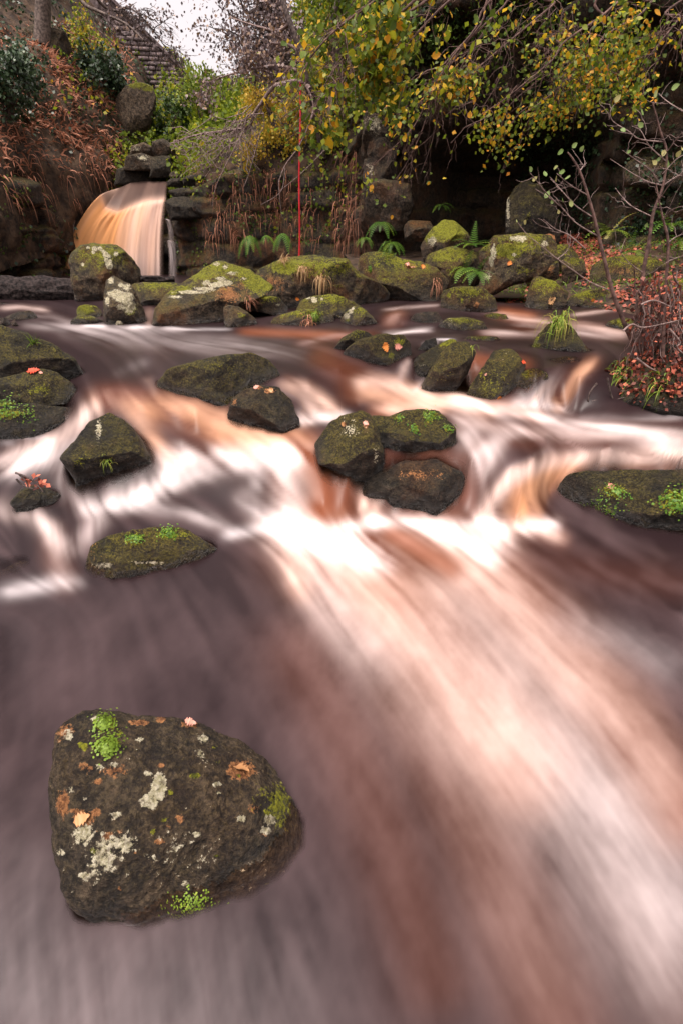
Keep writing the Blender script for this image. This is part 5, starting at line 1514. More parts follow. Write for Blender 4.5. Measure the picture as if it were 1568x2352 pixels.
# right bank litter and herbs
p, n = scatter(b_right, 30000, 215, lambda u, v, P_: np.maximum(0.95 * box(u, v, 1280, 1460, 535, 690, 14), 0.35 * box(u, v, 1060, 1600, 520, 720)) * clump(P_, 1.1, 20))
stuff('leaf_litter', 'fallen red leaves lying on the right bank', 'leaves', leaf_cloud(p + n * 0.03, R.uniform(0.05, 0.10, len(p)), rnds(len(p), 14, 0, 1, p), 16, n, 0.55), RED)
p, n = scatter(b_right, 16000, 216, lambda u, v, P_: 0.6 * box(u, v, 960, 1620, 520, 700) * clump(P_, 0.9, 21))
stuff('grass', 'short green grass and herbs on the right bank', 'grass', blades(p, n, 0.2, 0.008, rnds(len(p), 15, 0, 0.8, p), 17, 0.5), GRASS)

# ------------------------------------------------------------------ trees
def leaves_split(tree, tips, n_single, n_mass, size, mat, key, lo, hi, seed, droop=0.6, jitter=0.05, name='leaf', owners=None):
    """the largest leaves singly, the rest of the crown as one mass"""
    rng = np.random.RandomState(seed)
    tips = np.array(tips)
    wgt = 0.08 + sstep(-0.2, 0.4, fbm(tips * 2.2, 2, seed + 3)) ** 2
    pick = rng.choice(len(tips), size=len(tips) * 2, p=wgt / wgt.sum())
    tips = tips[pick]
    if n_single:
        for k in range(n_single):
            ti_ = rng.randint(len(tips))
            t = tips[ti_] + rng.randn(3) * jitter
            d = rng.randn(3); d[2] -= droop
            nr = rng.randn(3); nr[1] -= 1.0; nr[2] += 0.5
            q = rng.randint(8)
            r_ = lo + (hi - lo) * (q + 0.5) / 8
            place_leaf(owners[pick[ti_]] if owners else tree, t, d, nr, size * rng.uniform(0.7, 1.7), leaf_mesh((key, q), r_, q + 3), mat, name)
    if n_mass:
        t = tips[rng.randint(len(tips), size=n_mass)] + rng.randn(n_mass, 3) * jitter
        part(tree, 'foliage', leaf_cloud(t, size * rng.uniform(0.7, 1.2, n_mass), lo + (hi - lo) * rng.rand(n_mass), seed + 1, np.tile((0, -0.8, 0.5), (n_mass, 1)), 1.2, droop=0.5), mat, 'stuff')


# trunk on the left bank with a drooping bough
rg = np.random.RandomState(5)
t1 = thing('tree', 'straight grey trunk standing high on the left bank', 'tree', at(98, 96, 23.2))
tp = cat_rom([at(98, 102, 23.2), at(99, 40, 23.2), at(101, -40, 23.2), at(104, -260, 23.6)], 24)
part(t1, 'trunk', tubes([(tp, 0.27, 0.20)], 12, 'trunk'), BARK)
bl = [dpath([(104, -200), (150, -60), (190, 5), (225, 25), (290, 55), (330, 92)], 22.6, 30, -0.8), dpath([(120, -200), (200, -40), (250, 22), (300, 20), (345, 60), (395, 130)], 22.6, 30, 2.5), dpath([(200, 10), (220, 60), (245, 85), (262, 100)], 22.4, 16)]
parts_tubes(t1, 'branch', [(bl[0], 0.085, 0.02), (bl[1], 0.07, 0.012), (bl[2], 0.035, 0.01)], 7, BARK)
tw, tips = twigs_from(bl[1], 26, 1.5, 0.016, rg, 2, (0.35, 0, -0.2))
tw2, tips2 = twigs_from(bl[0], 10, 1.0, 0.014, rg, 2, (0.2, 0, -0.2))
part(t1, 'twigs', tubes(tw + tw2, 4), BARK_D)
leaves_split(t1, [q for q in tips + tips2 if survey(q)[0] > 215], 0, 750, 0.11, GREY, 'grey', 0, 0.9, 51, jitter=0.12)

# twiggy tree against the sky
t2 = thing('tree', 'dense twiggy tree with dull purple leaves against the sky', 'tree', at(650, 260, 27))
tp = cat_rom([at(652, 262, 27), at(648, 170, 27), at(640, 80, 27), at(620, -30, 27), at(600, -160, 27)], 26)
limbs = [(tp, 0.16, 0.08)]
tips_all, twl = [], []
for k in range(20):
    f = rg.uniform(0.15, 0.95)
    a = tp[int(f * 25)]
    tgt = at(rg.uniform(475, 780), rg.uniform(-140, 205), rg.uniform(25.5, 28.5))
    if survey(tgt)[0] < 450 + max(0, 0.55 * survey(tgt)[1]):
        tgt[0] += 2.0
    lp = wob(a, tgt, 12, 0.12, rg, 0.04)
    limbs.append((lp, 0.055, 0.014))
    o_, t_ = twigs_from(lp, 9, 1.5, 0.016, rg, 2, (-0.15, 0, -0.1))
    twl += o_; tips_all += t_
part(t2, 'trunk', tubes(limbs[:1], 10, 'trunk'), BARK_D)
parts_tubes(t2, 'branch', limbs[1:], 6, BARK_D)
part(t2, 'twigs', tubes(twl, 3), BARK_D)
leaves_split(t2, tips_all, 0, 9000, 0.125, GREY, 'grey', 0, 1, 52, jitter=0.28)

# bare boughed tree on top of the ferny wall
t3 = thing('tree', 'leaning tree whose bare pinkish boughs droop toward the waterfall', 'tree', at(742, 358, 18.3))
tp = cat_rom([at(742, 362, 18.3), at(728, 260, 17.9), at(705, 190, 17.5), at(690, 120, 17.4), at(662, 40, 17.4), at(630, -60, 17.6)], 30)
mb = [dpath([(712, 205), (692, 187), (633, 197), (602, 235), (584, 261), (572, 292), (531, 299), (454, 310), (392, 330)], 17.4, 40, 1.2),
      dpath([(700, 170), (682, 161), (633, 151), (569, 161), (505, 179), (462, 200)], 17.5, 30, 2.0),
      dpath([(692, 130), (672, 107), (628, 100), (590, 118), (540, 130)], 17.5, 24, 1.5), dpath([(668, 50), (640, 70), (590, 60), (530, 40)], 17.5, 24, 2.0),
      dpath([(700, 190), (720, 250), (690, 330), (655, 380), (640, 420)], 17.3, 24, -0.2)]
part(t3, 'trunk', tubes([(tp, 0.13, 0.05)], 10, 'trunk'), BARK_D)
parts_tubes(t3, 'branch', [(mb[0], 0.06, 0.02), (mb[1], 0.05, 0.012), (mb[2], 0.05, 0.012), (mb[3], 0.05, 0.01), (mb[4], 0.03, 0.01)], 7, TWIG)
droops = []
for k in range(54):
    i = rg.randint(16, 40)
    a = mb[0][i]
    tgt = at(rg.uniform(385, 600), rg.uniform(300, 395), 17.4 + rg.uniform(-0.3, 1.2))
    droops.append((wob(a, tgt, 10, 0.16, rg, 0.06), 0.014, 0.006))
for (a, b, c) in (((560, 300), (500, 420), (488, 475)), ((600, 300), (575, 390), (560, 430)), ((655, 385), (645, 440), (600, 470)), ((640, 410), (642, 450), (648, 500)), ((760, 330), (690, 400), (640, 440))):
    droops.append((dpath([a, b, c], 17.5, 14), 0.014, 0.006))
o_, t_ = [], []
for d_ in droops[:54]:
    q_, w_ = twigs_from(d_[0], 2, 0.5, 0.007, rg, 1, (0, 0, -0.4))
    o_ += q_; t_ += w_
part(t3, 'twigs', tubes(droops + o_, 4), TWIG)
tw, tips = twigs_from(mb[1], 16, 1.0, 0.012, rg, 2, (-0.3, 0, 0))
tw2, tips2 = twigs_from(mb[2], 14, 1.0, 0.012, rg, 2, (-0.2, 0, 0))
part(t3, 'upper_twigs', tubes(tw + tw2, 4), TWIG_D)
leaves_split(t3, tips + tips2, 0, 1300, 0.10, GREY, 'grey', 0.2, 1, 53, jitter=0.10)


def shrub(label, base, bounds, y0, y1, nst, nleaf, size, mat, lo, hi, seed, name='hazel_bush', rise=0.25, cat='bush'):
    rng = np.random.RandomState(seed)
    t = thing(name, label, cat, base)
    st_, tw_, tips_ = [], [], []
    for k in range(nst):
        tgt = at(rng.uniform(bounds[0], bounds[1]), rng.uniform(bounds[2], bounds[3]), rng.uniform(y0, y1))
        mid = (np.array(base) * 0.5 + tgt * 0.5) + np.array([0, 0, rise * np.linalg.norm(tgt - np.array(base))])
        pth = cat_rom([np.array(base) + rng.randn(3) * 0.08, mid, tgt], 14)
        st_.append((pth, 0.03, 0.008))
        q_, w_ = twigs_from(pth, 8, 0.8, 0.008, rng, 2, (0, 0, -0.1), lo=0.4)
        tw_ += q_; tips_ += w_
    parts_tubes(t, 'stem', st_, 5, BARK_D)
    part(t, 'twigs', tubes(tw_, 3), TWIG_D)
    leaves_split(t, tips_, 0, nleaf, size, mat, 'x', lo, hi, seed, jitter=0.12)
    return t


shrub('bright yellow leaved bush growing on the ferny wall top', at(650, 350, 19.0), (570, 700, 215, 345), 18.6, 20.5, 16, 5600, 0.08, YEL, 0.1, 1, 71)
shrub('green and yellow bush on the wall top near the cliff corner', at(790, 350, 18.4), (700, 840, 130, 335), 17.6, 19.5, 16, 5600, 0.085, YG, 0.15, 0.85, 72)
shrub('tall light green tree crown above the cliff corner', at(770, 190, 19.5), (690, 960, -140, 170), 17.5, 20, 26, 8500, 0.10, YG, 0.1, 0.85, 73, 'tree', cat='tree')
shrub('dark evergreen bush beside the grey rock face', at(395, 330, 25.0), (362, 430, 230, 330), 24, 26.5, 8, 2600, 0.13, GRN, 0.0, 0.6, 74)
shrub('olive bush with yellow tips on the far hillside', at(470, 330, 24.0), (400, 560, 190, 325), 23, 27, 16, 5200, 0.12, YG, 0.1, 0.68, 75)
shrub('dark green holly below the stone wall', at(240, 205, 25.2), (195, 295, 125, 205), 24, 26, 10, 2800, 0.14, IVY, 0.1, 1, 76, 'holly_bush')
shrub('dark glossy holly at the left picture edge', at(20, 260, 18.6), (-40, 85, 130, 260), 17.6, 19, 10, 3200, 0.11, IVY, 0.2, 1, 77, 'holly_bush')
shrub('golden thin bush by the upper left branch', at(215, 150, 25.6), (140, 255, 40, 140), 24.5, 27, 10, 1300, 0.12, YG, 0.4, 0.85, 78)

# thin trunks over the cave
for lab, pix, y, r in (('dark forked trunk above the cliff corner', [(778, 215), (772, 120), (765, 50), (790, -20), (800, -90)], 17.9, 0.15),
                       ('grey mossy stem right of the forked trunk above the cliff corner', [(868, 205), (862, 130), (848, 60), (855, -60)], 17.3, 0.08),
                       ('slender leaning trunk above the cave', [(982, 200), (978, 140), (955, 60), (925, -60)], 16.6, 0.07)):
    t = thing('tree', lab, 'tree', at(pix[0][0], pix[0][1], y))
    pth = dpath(pix, y, 20)
    part(t, 'trunk', tubes([(pth, r, r * 0.7)], 8, 'trunk'), BARK)
    q_, w_ = twigs_from(pth, 14, 1.3, 0.014, rg, 2, (0, -0.2, 0.1), lo=0.3)
    part(t, 'twigs', tubes(q_, 4), TWIG_D)
    leaves_split(t, w_, 0, 900, 0.10, YG, 'x', 0.0, 0.6, 80 + int(y * 10), jitter=0.2)


# the near tree on the right whose boughs hang over the stream
def overhang(label, foot, fork, boughs, y, dy, ntw, ltw, n_single, n_mass, size, lo, hi, seed, lean):
    rng = np.random.RandomState(seed)
    t = thing('hazel_tree', label, 'tree', foot)
    part(t, 'trunk', tubes([(wob(foot, fork, 14, 0.03, rng), 0.13, 0.08)], 10, 'trunk'), BARK)
    tips_, tws = [], []
    for pix in boughs:
        pth = cat_rom([np.array(fork)] + [at(u, v, y + dy * i / len(pix)) for i, (u, v) in enumerate(pix)], 40)
        bo_ = part(t, 'bough', tubes([(pth, 0.018, 0.004)], 6, 'bough'), TWIG_D)
        WORLD_LOC[bo_.name] = (0, 0, 0)
        q_, w_ = twigs_from(pth, ntw, ltw, 0.0045, rng, 2, lean, 0.14, 0.15, lo=0.35)
        tws += q_; tips_ += [(w1, bo_) for w1 in w_]
    part(t, 'twigs', tubes(tws, 4), TWIG_D)
    ok = [q for q in tips_ if -80 < survey(q[0])[0] < 1650 and -120 < survey(q[0])[1]]
    own = [q[1] for q in ok]
    leaves_split(t, [q[0] for q in ok], n_single, n_mass, size, YG, 'yg', lo, hi, seed + 7, droop=1.0, jitter=0.07, owners=own)


overhang('right hand hazel whose leafy boughs hang over the cave', (7.9, 7.4, 0.6), (7.4, 7.5, 6.0),
         [[(1499, -60), (1423, 0), (1376, 41), (1333, 69), (1289, 102), (1269, 136), (1218, 179), (1160, 226), (1105, 262)],
          [(1560, -40), (1499, 0), (1469, 33), (1397, 77), (1369, 113), (1350, 190), (1330, 250)],
          [(1600, -20), (1560, 40), (1520, 90), (1480, 140)],
          [(1350, -60), (1270, 10), (1210, 60), (1150, 110), (1091, 160)],
          [(1450, -60), (1400, 60), (1330, 150), (1260, 220), (1200, 262)]], 7.6, -0.6, 15, 0.75, 300, 2600, 0.052, 0.0, 0.98, 61, (-0.25, -0.1, -0.25))
overhang('nearer hazel with drooping twigs of yellow leaves left of the cave', (8.6, 8.6, 0.6), (8.0, 8.6, 7.0),
         [[(1300, -120), (1160, 10), (1091, 77), (1048, 113), (1015, 151), (977, 164), (946, 189), (918, 197), (885, 248), (840, 257)],
          [(1250, -100), (1100, 60), (1040, 140), (1000, 200), (968, 300), (930, 380), (900, 420)],
          [(1250, -100), (1120, 60), (1060, 150), (1015, 230), (990, 330), (965, 400)],
          [(1250, -80), (1080, 80), (1000, 190), (950, 290), (890, 350), (850, 385)]], 9.2, 0.6, 13, 0.7, 300, 420, 0.068, 0.1, 0.95, 62, (-0.1, 0, -0.6))
overhang('closest hazel bough with broad green and orange leaves at the top centre', (6.6, 5.6, 0.4), (6.2, 5.8, 5.2),
         [[(1250, -200), (1050, -80), (930, 20), (860, 90), (800, 170), (750, 235)],
          [(1200, -220), (980, -80), (850, 10), (770, 70), (715, 130), (690, 180)],
          [(1250, -220), (1100, -60), (1000, 30), (930, 110), (880, 190)],
          [(1250, -220), (1080, -90), (980, 0), (900, 50), (820, 110), (760, 170), (720, 260)]], 6.0, -0.2, 14, 0.62, 300, 1500, 0.060, 0.0, 0.88, 63, (-0.25, 0, -0.25))

# ------------------------------------------------------------------ saplings on the right island
def sapling(label, y, stem, branches, leaves, r, seed):
    rng = np.random.RandomState(seed)
    t = thing('alder_sapling', label, 'sapling', at(stem[0][0], stem[0][1], y), 'bare alder saplings on the right')
    part(t, 'stem', tubes([(dpath(stem, y, len(stem) * 4), r, r * 0.22)], 7, 'stem'), TWIG_D)
    tw_ = []
    for b in branches:
        pth = dpath(b, y, len(b) * 4, rng.uniform(-0.5, 0.4))
        part(t, 'branch', tubes([(pth, r * 0.27, r * 0.10)], 5), TWIG)
        q_, w_ = twigs_from(pth, 5, 0.28, r * 0.13, rng, 1, (0, 0, 0.2), 0.12, 0.0)
        tw_ += q_
    part(t, 'twigs', tubes(tw_, 4), TWIG)
    for (u, v, s) in leaves:
        q = rng.randint(4)
        d = rng.randn(3); d[2] += 0.6
        place_leaf(t, at(u, v, y), d, (rng.randn() * 0.4, -1, 0.4), s * 1.2 * y * 0.9 / FPX, leaf_mesh(('ald', q), 0.25 + 0.2 * q, q), ALD)
    return t


ALD = make_leaf_material('alder_leaf', [(0.0, (0.10, 0.20, 0.03)), (0.5, (0.26, 0.36, 0.12)), (0.9, (0.45, 0.40, 0.16)), (1.0, (0.5, 0.3, 0.12))], 0.4)
sapling('long bare sapling leaning left from the leaf covered island', 5.7, [(1466, 850), (1461, 810), (1433, 744), (1407, 675), (1389, 606), (1374, 544), (1364, 501), (1346, 439), (1330, 393), (1312, 362), (1302, 350)],
        [[(1371, 542), (1320, 511), (1282, 470), (1228, 434)], [(1364, 501), (1320, 472), (1290, 439), (1261, 406)], [(1346, 447), (1310, 426), (1277, 398)], [(1282, 472), (1250, 440), (1238, 424), (1215, 396)],
         [(1399, 667), (1356, 649), (1318, 623), (1279, 595), (1251, 572), (1210, 539), (1187, 510)], [(1343, 572), (1307, 541), (1274, 526), (1246, 503)], [(1279, 595), (1305, 570), (1309, 530)], [(1330, 393), (1340, 380), (1346, 374)], [(1433, 744), (1470, 748), (1510, 738), (1560, 728)]],
        [(1294, 344, 13), (1312, 340, 11), (1331, 348, 11), (1271, 387, 11), (1252, 406, 12), (1276, 407, 14), (1297, 393, 12), (1309, 406, 13), (1263, 443, 11), (1250, 456, 14), (1266, 469, 8), (1291, 461, 12), (1311, 476, 13), (1282, 492, 8), (1203, 515, 11), (1184, 510, 8), (1219, 395, 11), (1221, 416, 11), (1397, 543, 9)], 0.026, 3)
sapling('twiggy middle sapling with few round leaves rising from the island', 5.6, [(1478, 850), (1472, 700), (1476, 627), (1489, 557), (1497, 498), (1507, 467), (1522, 424), (1530, 352), (1515, 301), (1507, 269), (1497, 235)],
        [[(1497, 498), (1451, 475), (1430, 455), (1412, 432)], [(1522, 426), (1484, 416), (1443, 393), (1400, 365)], [(1522, 426), (1556, 403), (1590, 390)], [(1512, 419), (1492, 391), (1456, 365), (1428, 345)], [(1525, 326), (1469, 320), (1443, 302), (1407, 279), (1400, 256), (1412, 238)],
         [(1520, 400), (1560, 360), (1600, 350)], [(1528, 370), (1490, 335), (1470, 300), (1450, 290)], [(1530, 350), (1560, 310), (1575, 300)], [(1476, 627), (1440, 600), (1410, 560)]],
        [(1499, 224, 15), (1472, 264, 14), (1475, 292, 12), (1410, 236, 13), (1425, 295, 11), (1525, 344, 12), (1565, 340, 12), (1530, 389, 15), (1552, 361, 12), (1518, 363, 10), (1507, 378, 11), (1481, 523, 9), (1436, 352, 9)], 0.022, 4)
sapling('right hand sapling forking near the picture edge', 5.3, [(1520, 850), (1524, 720), (1528, 660), (1533, 557), (1522, 506), (1512, 460), (1505, 420)],
        [[(1522, 506), (1545, 480), (1600, 468)], [(1533, 557), (1560, 540), (1600, 536)], [(1568, 256), (1543, 241), (1525, 228), (1512, 215)], [(1512, 460), (1540, 420), (1570, 395)], [(1530, 600), (1560, 590), (1600, 580)]],
        [(1545, 600, 10), (1518, 470, 8), (1540, 205, 14)], 0.02, 5)

# ------------------------------------------------------------------ things on the rocks


def touch(u, v, y_else=None):
    """the stone surface seen at that place"""
    d = Vector(ray(u, v)).normalized()
    h = ROCK_BVH.ray_cast(Vector((0, 0, CAM_H)), d, 60)
    if h[0] is None:
        return np.array(at(u, v, y_else or 8.0)), np.array([0, -0.5, 0.85])
    nn_ = np.array(h[1])
    if nn_ @ np.array(d) > 0:
        nn_ = -nn_
    return np.array(h[0]), nn_


# log
def make_log(label, a, b, r, seed, n=160, m=48):
    a, b = np.array(a), np.array(b)
    ax = unit(b - a)
    e1 = unit(np.cross(ax, [0, 0, 1])); e2 = np.cross(e1, ax)
    t = np.linspace(0, 1, n); th = np.linspace(0, 2 * np.pi, m, endpoint=False)
    T, H = np.meshgrid(t, th, indexing='ij')
    Lg = np.linalg.norm(b - a)
    q = np.stack([T.ravel() * Lg * 1.6, np.cos(H).ravel() * r * 9, np.sin(H).ravel() * r * 9], -1)
    rr = r * (1 + 0.10 * fbm(q * 0.5, 2, seed).reshape(n, m)) + 0.11 * np.abs(fbm(q * np.array([1.4, 2.6, 2.6]), 3, seed + 1).reshape(n, m))
    V = a + ax * (T[..., None] * Lg) + rr[..., None] * (np.cos(H)[..., None] * e1 + np.sin(H)[..., None] * e2)
    V = V.reshape(-1, 3)
    i = np.arange(n * m).reshape(n, m)
    F = np.stack([i[:-1], np.roll(i, -1, 1)[:-1], np.roll(i, -1, 1)[1:], i[1:]], -1).reshape(-1, 4)
    t_ = thing('log', label, 'log', a)
    part(t_, 'bark', mesh_np('bark', V, F), LOGM)
    for k, c in ((0, a), (n - 1, b)):
        ring = V[i[k]]
        cap = np.vstack([ring, [ring.mean(0)]])
        part(t_, 'cut_end', mesh_np('cut_end', cap, np.array([[j, (j + 1) % m, m] for j in range(m)])), BARK)


LOGM = simple('wet_log_bark', (0.005, 0.004, 0.004), (0.038, 0.028, 0.026), 18.0, 0.75, 0.9, 0.03, 0.12)
make_log('thick dark fallen log lying across the stream at the left', at(-110, 672, 11.3), at(176, 674, 11.9), 0.255, 7)
make_log('thin dark log behind the lichen flecked boulder', at(312, 641, 13.2), at(402, 644, 13.4), 0.05, 8, 60, 20)

# red rope
ROPE = simple('red_rope', (0.30, 0.008, 0.012), (0.55, 0.02, 0.03), 60.0, 0.6, 0.3, 0.01)
top = at(690, 189, 17.35); foot_ = at(687, 589, 17.1)
rt = thing('rope', 'red rope hanging straight down from a bough before the ferny wall', 'rope', foot_)
zz = np.linspace(0, 1, 70)
pth = top + (foot_ - top) * zz[:, None]
pth[:, 0] += 0.012 * np.sin(zz * 9) ; pth[:, 1] -= 0.02 * np.sin(zz * 5)
strands = []
for k in range(3):
    ph_ = zz * 150 + k * 2.094
    strands.append((pth + 0.011 * np.stack([np.cos(ph_), np.sin(ph_), 0 * ph_], -1), 0.019, 0.019))
part(rt, 'strand', tubes(strands, 5, 'strand'), ROPE)
kn = foot_ + np.array([0, 0, 0.03])
part(rt, 'knot', tubes([([kn - [0, 0, 0.05], kn - [0, 0, 0.025], kn, kn + [0, 0, 0.03]], 0.03, 0.022)], 8, 'knot'), ROPE)

# stone wall high on the left
WALLM = simple('wall_stone', (0.085, 0.064, 0.064), (0.19, 0.145, 0.145), 5.0, 0.85, 0.6, 0.04)
MORTAR = simple('wall_core', (0.08, 0.06, 0.058), (0.17, 0.13, 0.125), 7.0, 0.9, 0.4, 0.03)
A_, B_ = at(235, -20, 33.0), at(440, 182, 33.6)
wall = thing('stone_wall', 'old grey stone retaining wall with a sloping top high on the left', 'wall', (A_[0], A_[1], A_[2] - 5))
dxy = unit(np.array([B_[0] - A_[0], B_[1] - A_[1], 0.0]))
nW = np.array([dxy[1], -dxy[0], 0])
LW = np.hypot(B_[0] - A_[0], B_[1] - A_[1]) + 3.0
sl = (B_[2] - A_[2]) / np.hypot(B_[0] - A_[0], B_[1] - A_[1])
zt = lambda s: A_[2] + sl * s
core = []
for s_, z_ in ((-4, zt(-4)), (LW, zt(LW)), (LW, zt(LW) - 7), (-4, zt(LW) - 7)):
    for dd in (0.0, -0.6):
        core.append(A_ * [1, 1, 0] + dxy * s_ + nW * dd + [0, 0, z_])
part(wall, 'core', mesh_np('core', np.array(core), [[0, 2, 4, 6], [1, 7, 5, 3], [0, 1, 3, 2], [2, 3, 5, 4], [6, 7, 1, 0], [4, 5, 7, 6]], False), MORTAR)


def block_mesh(w, h, d, seed):
    rng = np.random.RandomState(seed)
    V = np.array([[x * w / 2, y * d / 2, z * h / 2] for x in (-1, 1) for y in (-1, 1) for z in (-1, 1)]) * rng.uniform(0.86, 1.0, (8, 3))
    V2 = np.vstack([V])
    return mesh_np('stone', V2, np.array([[0, 1, 3, 2], [4, 6, 7, 5], [0, 4, 5, 1], [2, 3, 7, 6], [0, 2, 6, 4], [1, 5, 7, 3]]), False)


STM = [block_mesh(0.30 + 0.05 * k, 0.165, 0.16, k) for k in range(5)]
rgw = np.random.RandomState(8)
cnt = 0
yaw = math.atan2(dxy[1], dxy[0])
for c_ in range(52):
    zc = zt(0) - 0.2 - 0.185 * c_
    s_ = rgw.uniform(0, 0.4) + 0.0
    while s_ < LW - 0.3:
        k = rgw.randint(5)
        wdt = 0.32 + 0.05 * k
        sc_ = s_ + wdt / 2
        pc = A_ * [1, 1, 0] + dxy * sc_ + nW * rgw.uniform(0.0, 0.05) + [0, 0, zc]
        uu, vv = survey(pc)
        if zc < zt(sc_) - 0.2 and 270 < uu < 420 and vv < 270 and cnt < 300 and zc > zt(sc_) - 2.1:
            o = bpy.data.objects.new('stone', STM[k]); C.objects.link(o)
            if not STM[k].materials:
                STM[k].materials.append(WALLM)
            o.parent = wall
            o.location = Vector(pc) - Vector(WORLD_LOC[wall.name]); o.rotation_euler = (0, 0, yaw)
            cnt += 1
        s_ += wdt
cp = [[A_ * [1, 1, 0] + dxy * s_ + nW * dd + [0, 0, zt(s_) + h_] for dd in (0.14, -0.7) for h_ in (0.0, 0.16)] for s_ in (-4, LW)]
cp = np.array(cp).reshape(-1, 3)
part(wall, 'coping', mesh_np('coping', cp, [[0, 1, 5, 4], [2, 6, 7, 3], [1, 3, 7, 5], [0, 4, 6, 2], [0, 2, 3, 1], [4, 5, 7, 6]], False), WALLM)

# ------------------------------------------------------------------ the leafy island on the right
SOIL_D = simple('dark_peat', (0.010, 0.008, 0.007), (0.055, 0.036, 0.025), 9.0, 0.7, 0.9, 0.05, 0.4)
isl_W, isl_T = rock_shell([(1288, 952), (1320, 925), (1345, 893), (1370, 868), (1410, 842), (1455, 822), (1500, 800), (1570, 790), (1680, 800), (1700, 960), (1450, 966), (1320, 962)], 5.6, seed=301, e=2.8, facets=3, nth=160, nph=90, ext=0.2)
isl = thing('root_tangle', 'dark island of peat and roots piled with dead red leaves at right', 'root mound', (isl_W[:, 0].mean(), isl_W[:, 1].mean(), isl_W[:, 2].min()))
mm = mesh_np('mound', isl_W, isl_T)
rock_attrs(mm, len(isl_W), 0.35, 0.10, 0.1, 0.3)
part(isl, 'mound', mm, ROCK)
rg = np.random.RandomState(77)
ISL = BVHTree.FromPolygons(isl_W.tolist(), isl_T.tolist())


def isl_touch(u, v):
    d = Vector(ray(u, v)).normalized()
    h = ISL.ray_cast(Vector((0, 0, CAM_H)), d, 60)
    return (np.array(h[0]), np.array(h[1])) if h[0] is not None else (None, None)


lp, lc = [], []
for k in range(1900):
    if k < 1100:
        u, v = rg.uniform(1330, 1600), rg.uniform(800, 945)
        if v > 905 - 0.0 * u and rg.rand() < 0.75:
            continue
        a_, b_ = isl_touch(u, v)
        if a_ is None:
            continue
        lp.append(a_ + b_ * rg.uniform(0, 0.03)); lc.append(rg.rand() ** 2.6)
    else:   # caught in the stems above: a flood-drift skirt
        f = rg.rand() ** 0.8
        u = 1520 + rg.randn() * (24 + 26 * f) * (0.6 + 0.8 * abs(math.sin(f * 9))); v = 630 + 215 * f
        if 1440 < u < 1640:
            lp.append(at(u, v, 5.55 + rg.randn() * 0.16)); lc.append(rg.rand() ** 2.2)
lp = np.array(lp)
part(isl, 'dead_leaves', leaf_cloud(lp, rg.uniform(0.028, 0.062, len(lp)), np.array(lc), 33, np.tile((0, -0.7, 0.4), (len(lp), 1)), 1.3, droop=0.6), RED, 'stuff')
for k in range(60):
    u0 = 1515 + rg.randn() * 36
    pth = wob(at(u0, rg.uniform(620, 700), 5.5 + rg.randn() * 0.12), at(u0 + rg.randn() * 26, rg.uniform(790, 900), 5.45 + rg.randn() * 0.12), 10, 0.10, rg)
    part(isl, 'stalk', tubes([(pth, 0.006, 0.003)], 4, 'stalk'), TWIG if k % 3 == 0 else TWIG_D)
for pix in ([(1460, 822), (1500, 850), (1568, 878), (1640, 900)], [(1348, 930), (1365, 920), (1410, 918), (1435, 912)], [(1370, 880), (1352, 905), (1350, 930)], [(1365, 930), (1382, 945), (1386, 962)], [(1535, 755), (1560, 785), (1555, 800), (1590, 830)], [(1430, 760), (1450, 745), (1480, 752), (1560, 735)], [(1394, 868), (1400, 900), (1408, 920)], [(1470, 700), (1500, 690), (1540, 705)]):
    part(isl, 'root', tubes([(dpath(pix, 5.2, 16), 0.012, 0.005)], 5, 'root'), TWIG if pix[0][0] > 1400 else BARK_D)
gp = [(isl_touch(u, v)) for u, v in [(rg.uniform(1395, 1450), rg.uniform(822, 880)) for _ in range(60)] + [(rg.uniform(1490, 1530), rg.uniform(850, 900)) for _ in range(30)]]
gp = [g_ for g_ in gp if g_[0] is not None]
if gp:
    part(isl, 'grass_blades', blades(np.array([g_[0] for g_ in gp]), np.array([g_[1] for g_ in gp]), 0.22, 0.006, rg.rand(len(gp)), 34, 0.9, 5), GRASS, 'stuff')

# ------------------------------------------------------------------ ferns
def fern(label, pos, nor, size, nfr, seed, hang=0.5, mat=None):
    rng = np.random.RandomState(seed)
    pos = np.array(pos, float)
    t = thing('fern', label, 'fern', pos)
    nor = unit(np.array(nor, float))
    for k in range(nfr):
        a = 2 * np.pi * (k + rng.uniform(-0.2, 0.2)) / nfr
        d = unit(nor * 0.5 + np.array([math.cos(a), 0.55 * math.sin(a) - 0.25, 0.55 - hang]) )
        Lf = size * rng.uniform(0.7, 1.15)
        V, F = [], []
        cur = pos.copy(); n = 12
        side = unit(np.cross(d, [0, 0, 1]) + 1e-4)
        pts_ = []
        for j in range(n):
            pts_.append(cur.copy())
            d = unit(d + np.array([0, 0, -0.10 - 0.12 * hang]))
            cur = cur + d * Lf / n
        pts_ = np.array(pts_); tg = unit(np.gradient(pts_, axis=0))
        for j in range(1, n):
            f = j / n
            pl = Lf * 0.27 * min(1.0, 0.35 + 4 * f) * (1.02 - f) ** 0.75
            w = Lf / n * 0.24
            for sg in (-1, 1):
                e = unit(side * sg + tg[j] * 0.45 + np.array([0, 0, -0.18]))
                b0 = len(V)
                V += [pts_[j] - tg[j] * w, pts_[j] + tg[j] * w, pts_[j] + e * pl * 0.6 + tg[j] * w * 0.7, pts_[j] + e * pl, pts_[j] + e * pl * 0.6 - tg[j] * w * 0.7]
                F.append([b0, b0 + 1, b0 + 2, b0 + 3, b0 + 4])
        me = mesh_np('frond', np.array(V), F, False)
        vattr(me, 'rnd', np.full(len(V), rng.uniform(0.2, 1.0)))
        part(t, 'frond', me, mat or FERN)


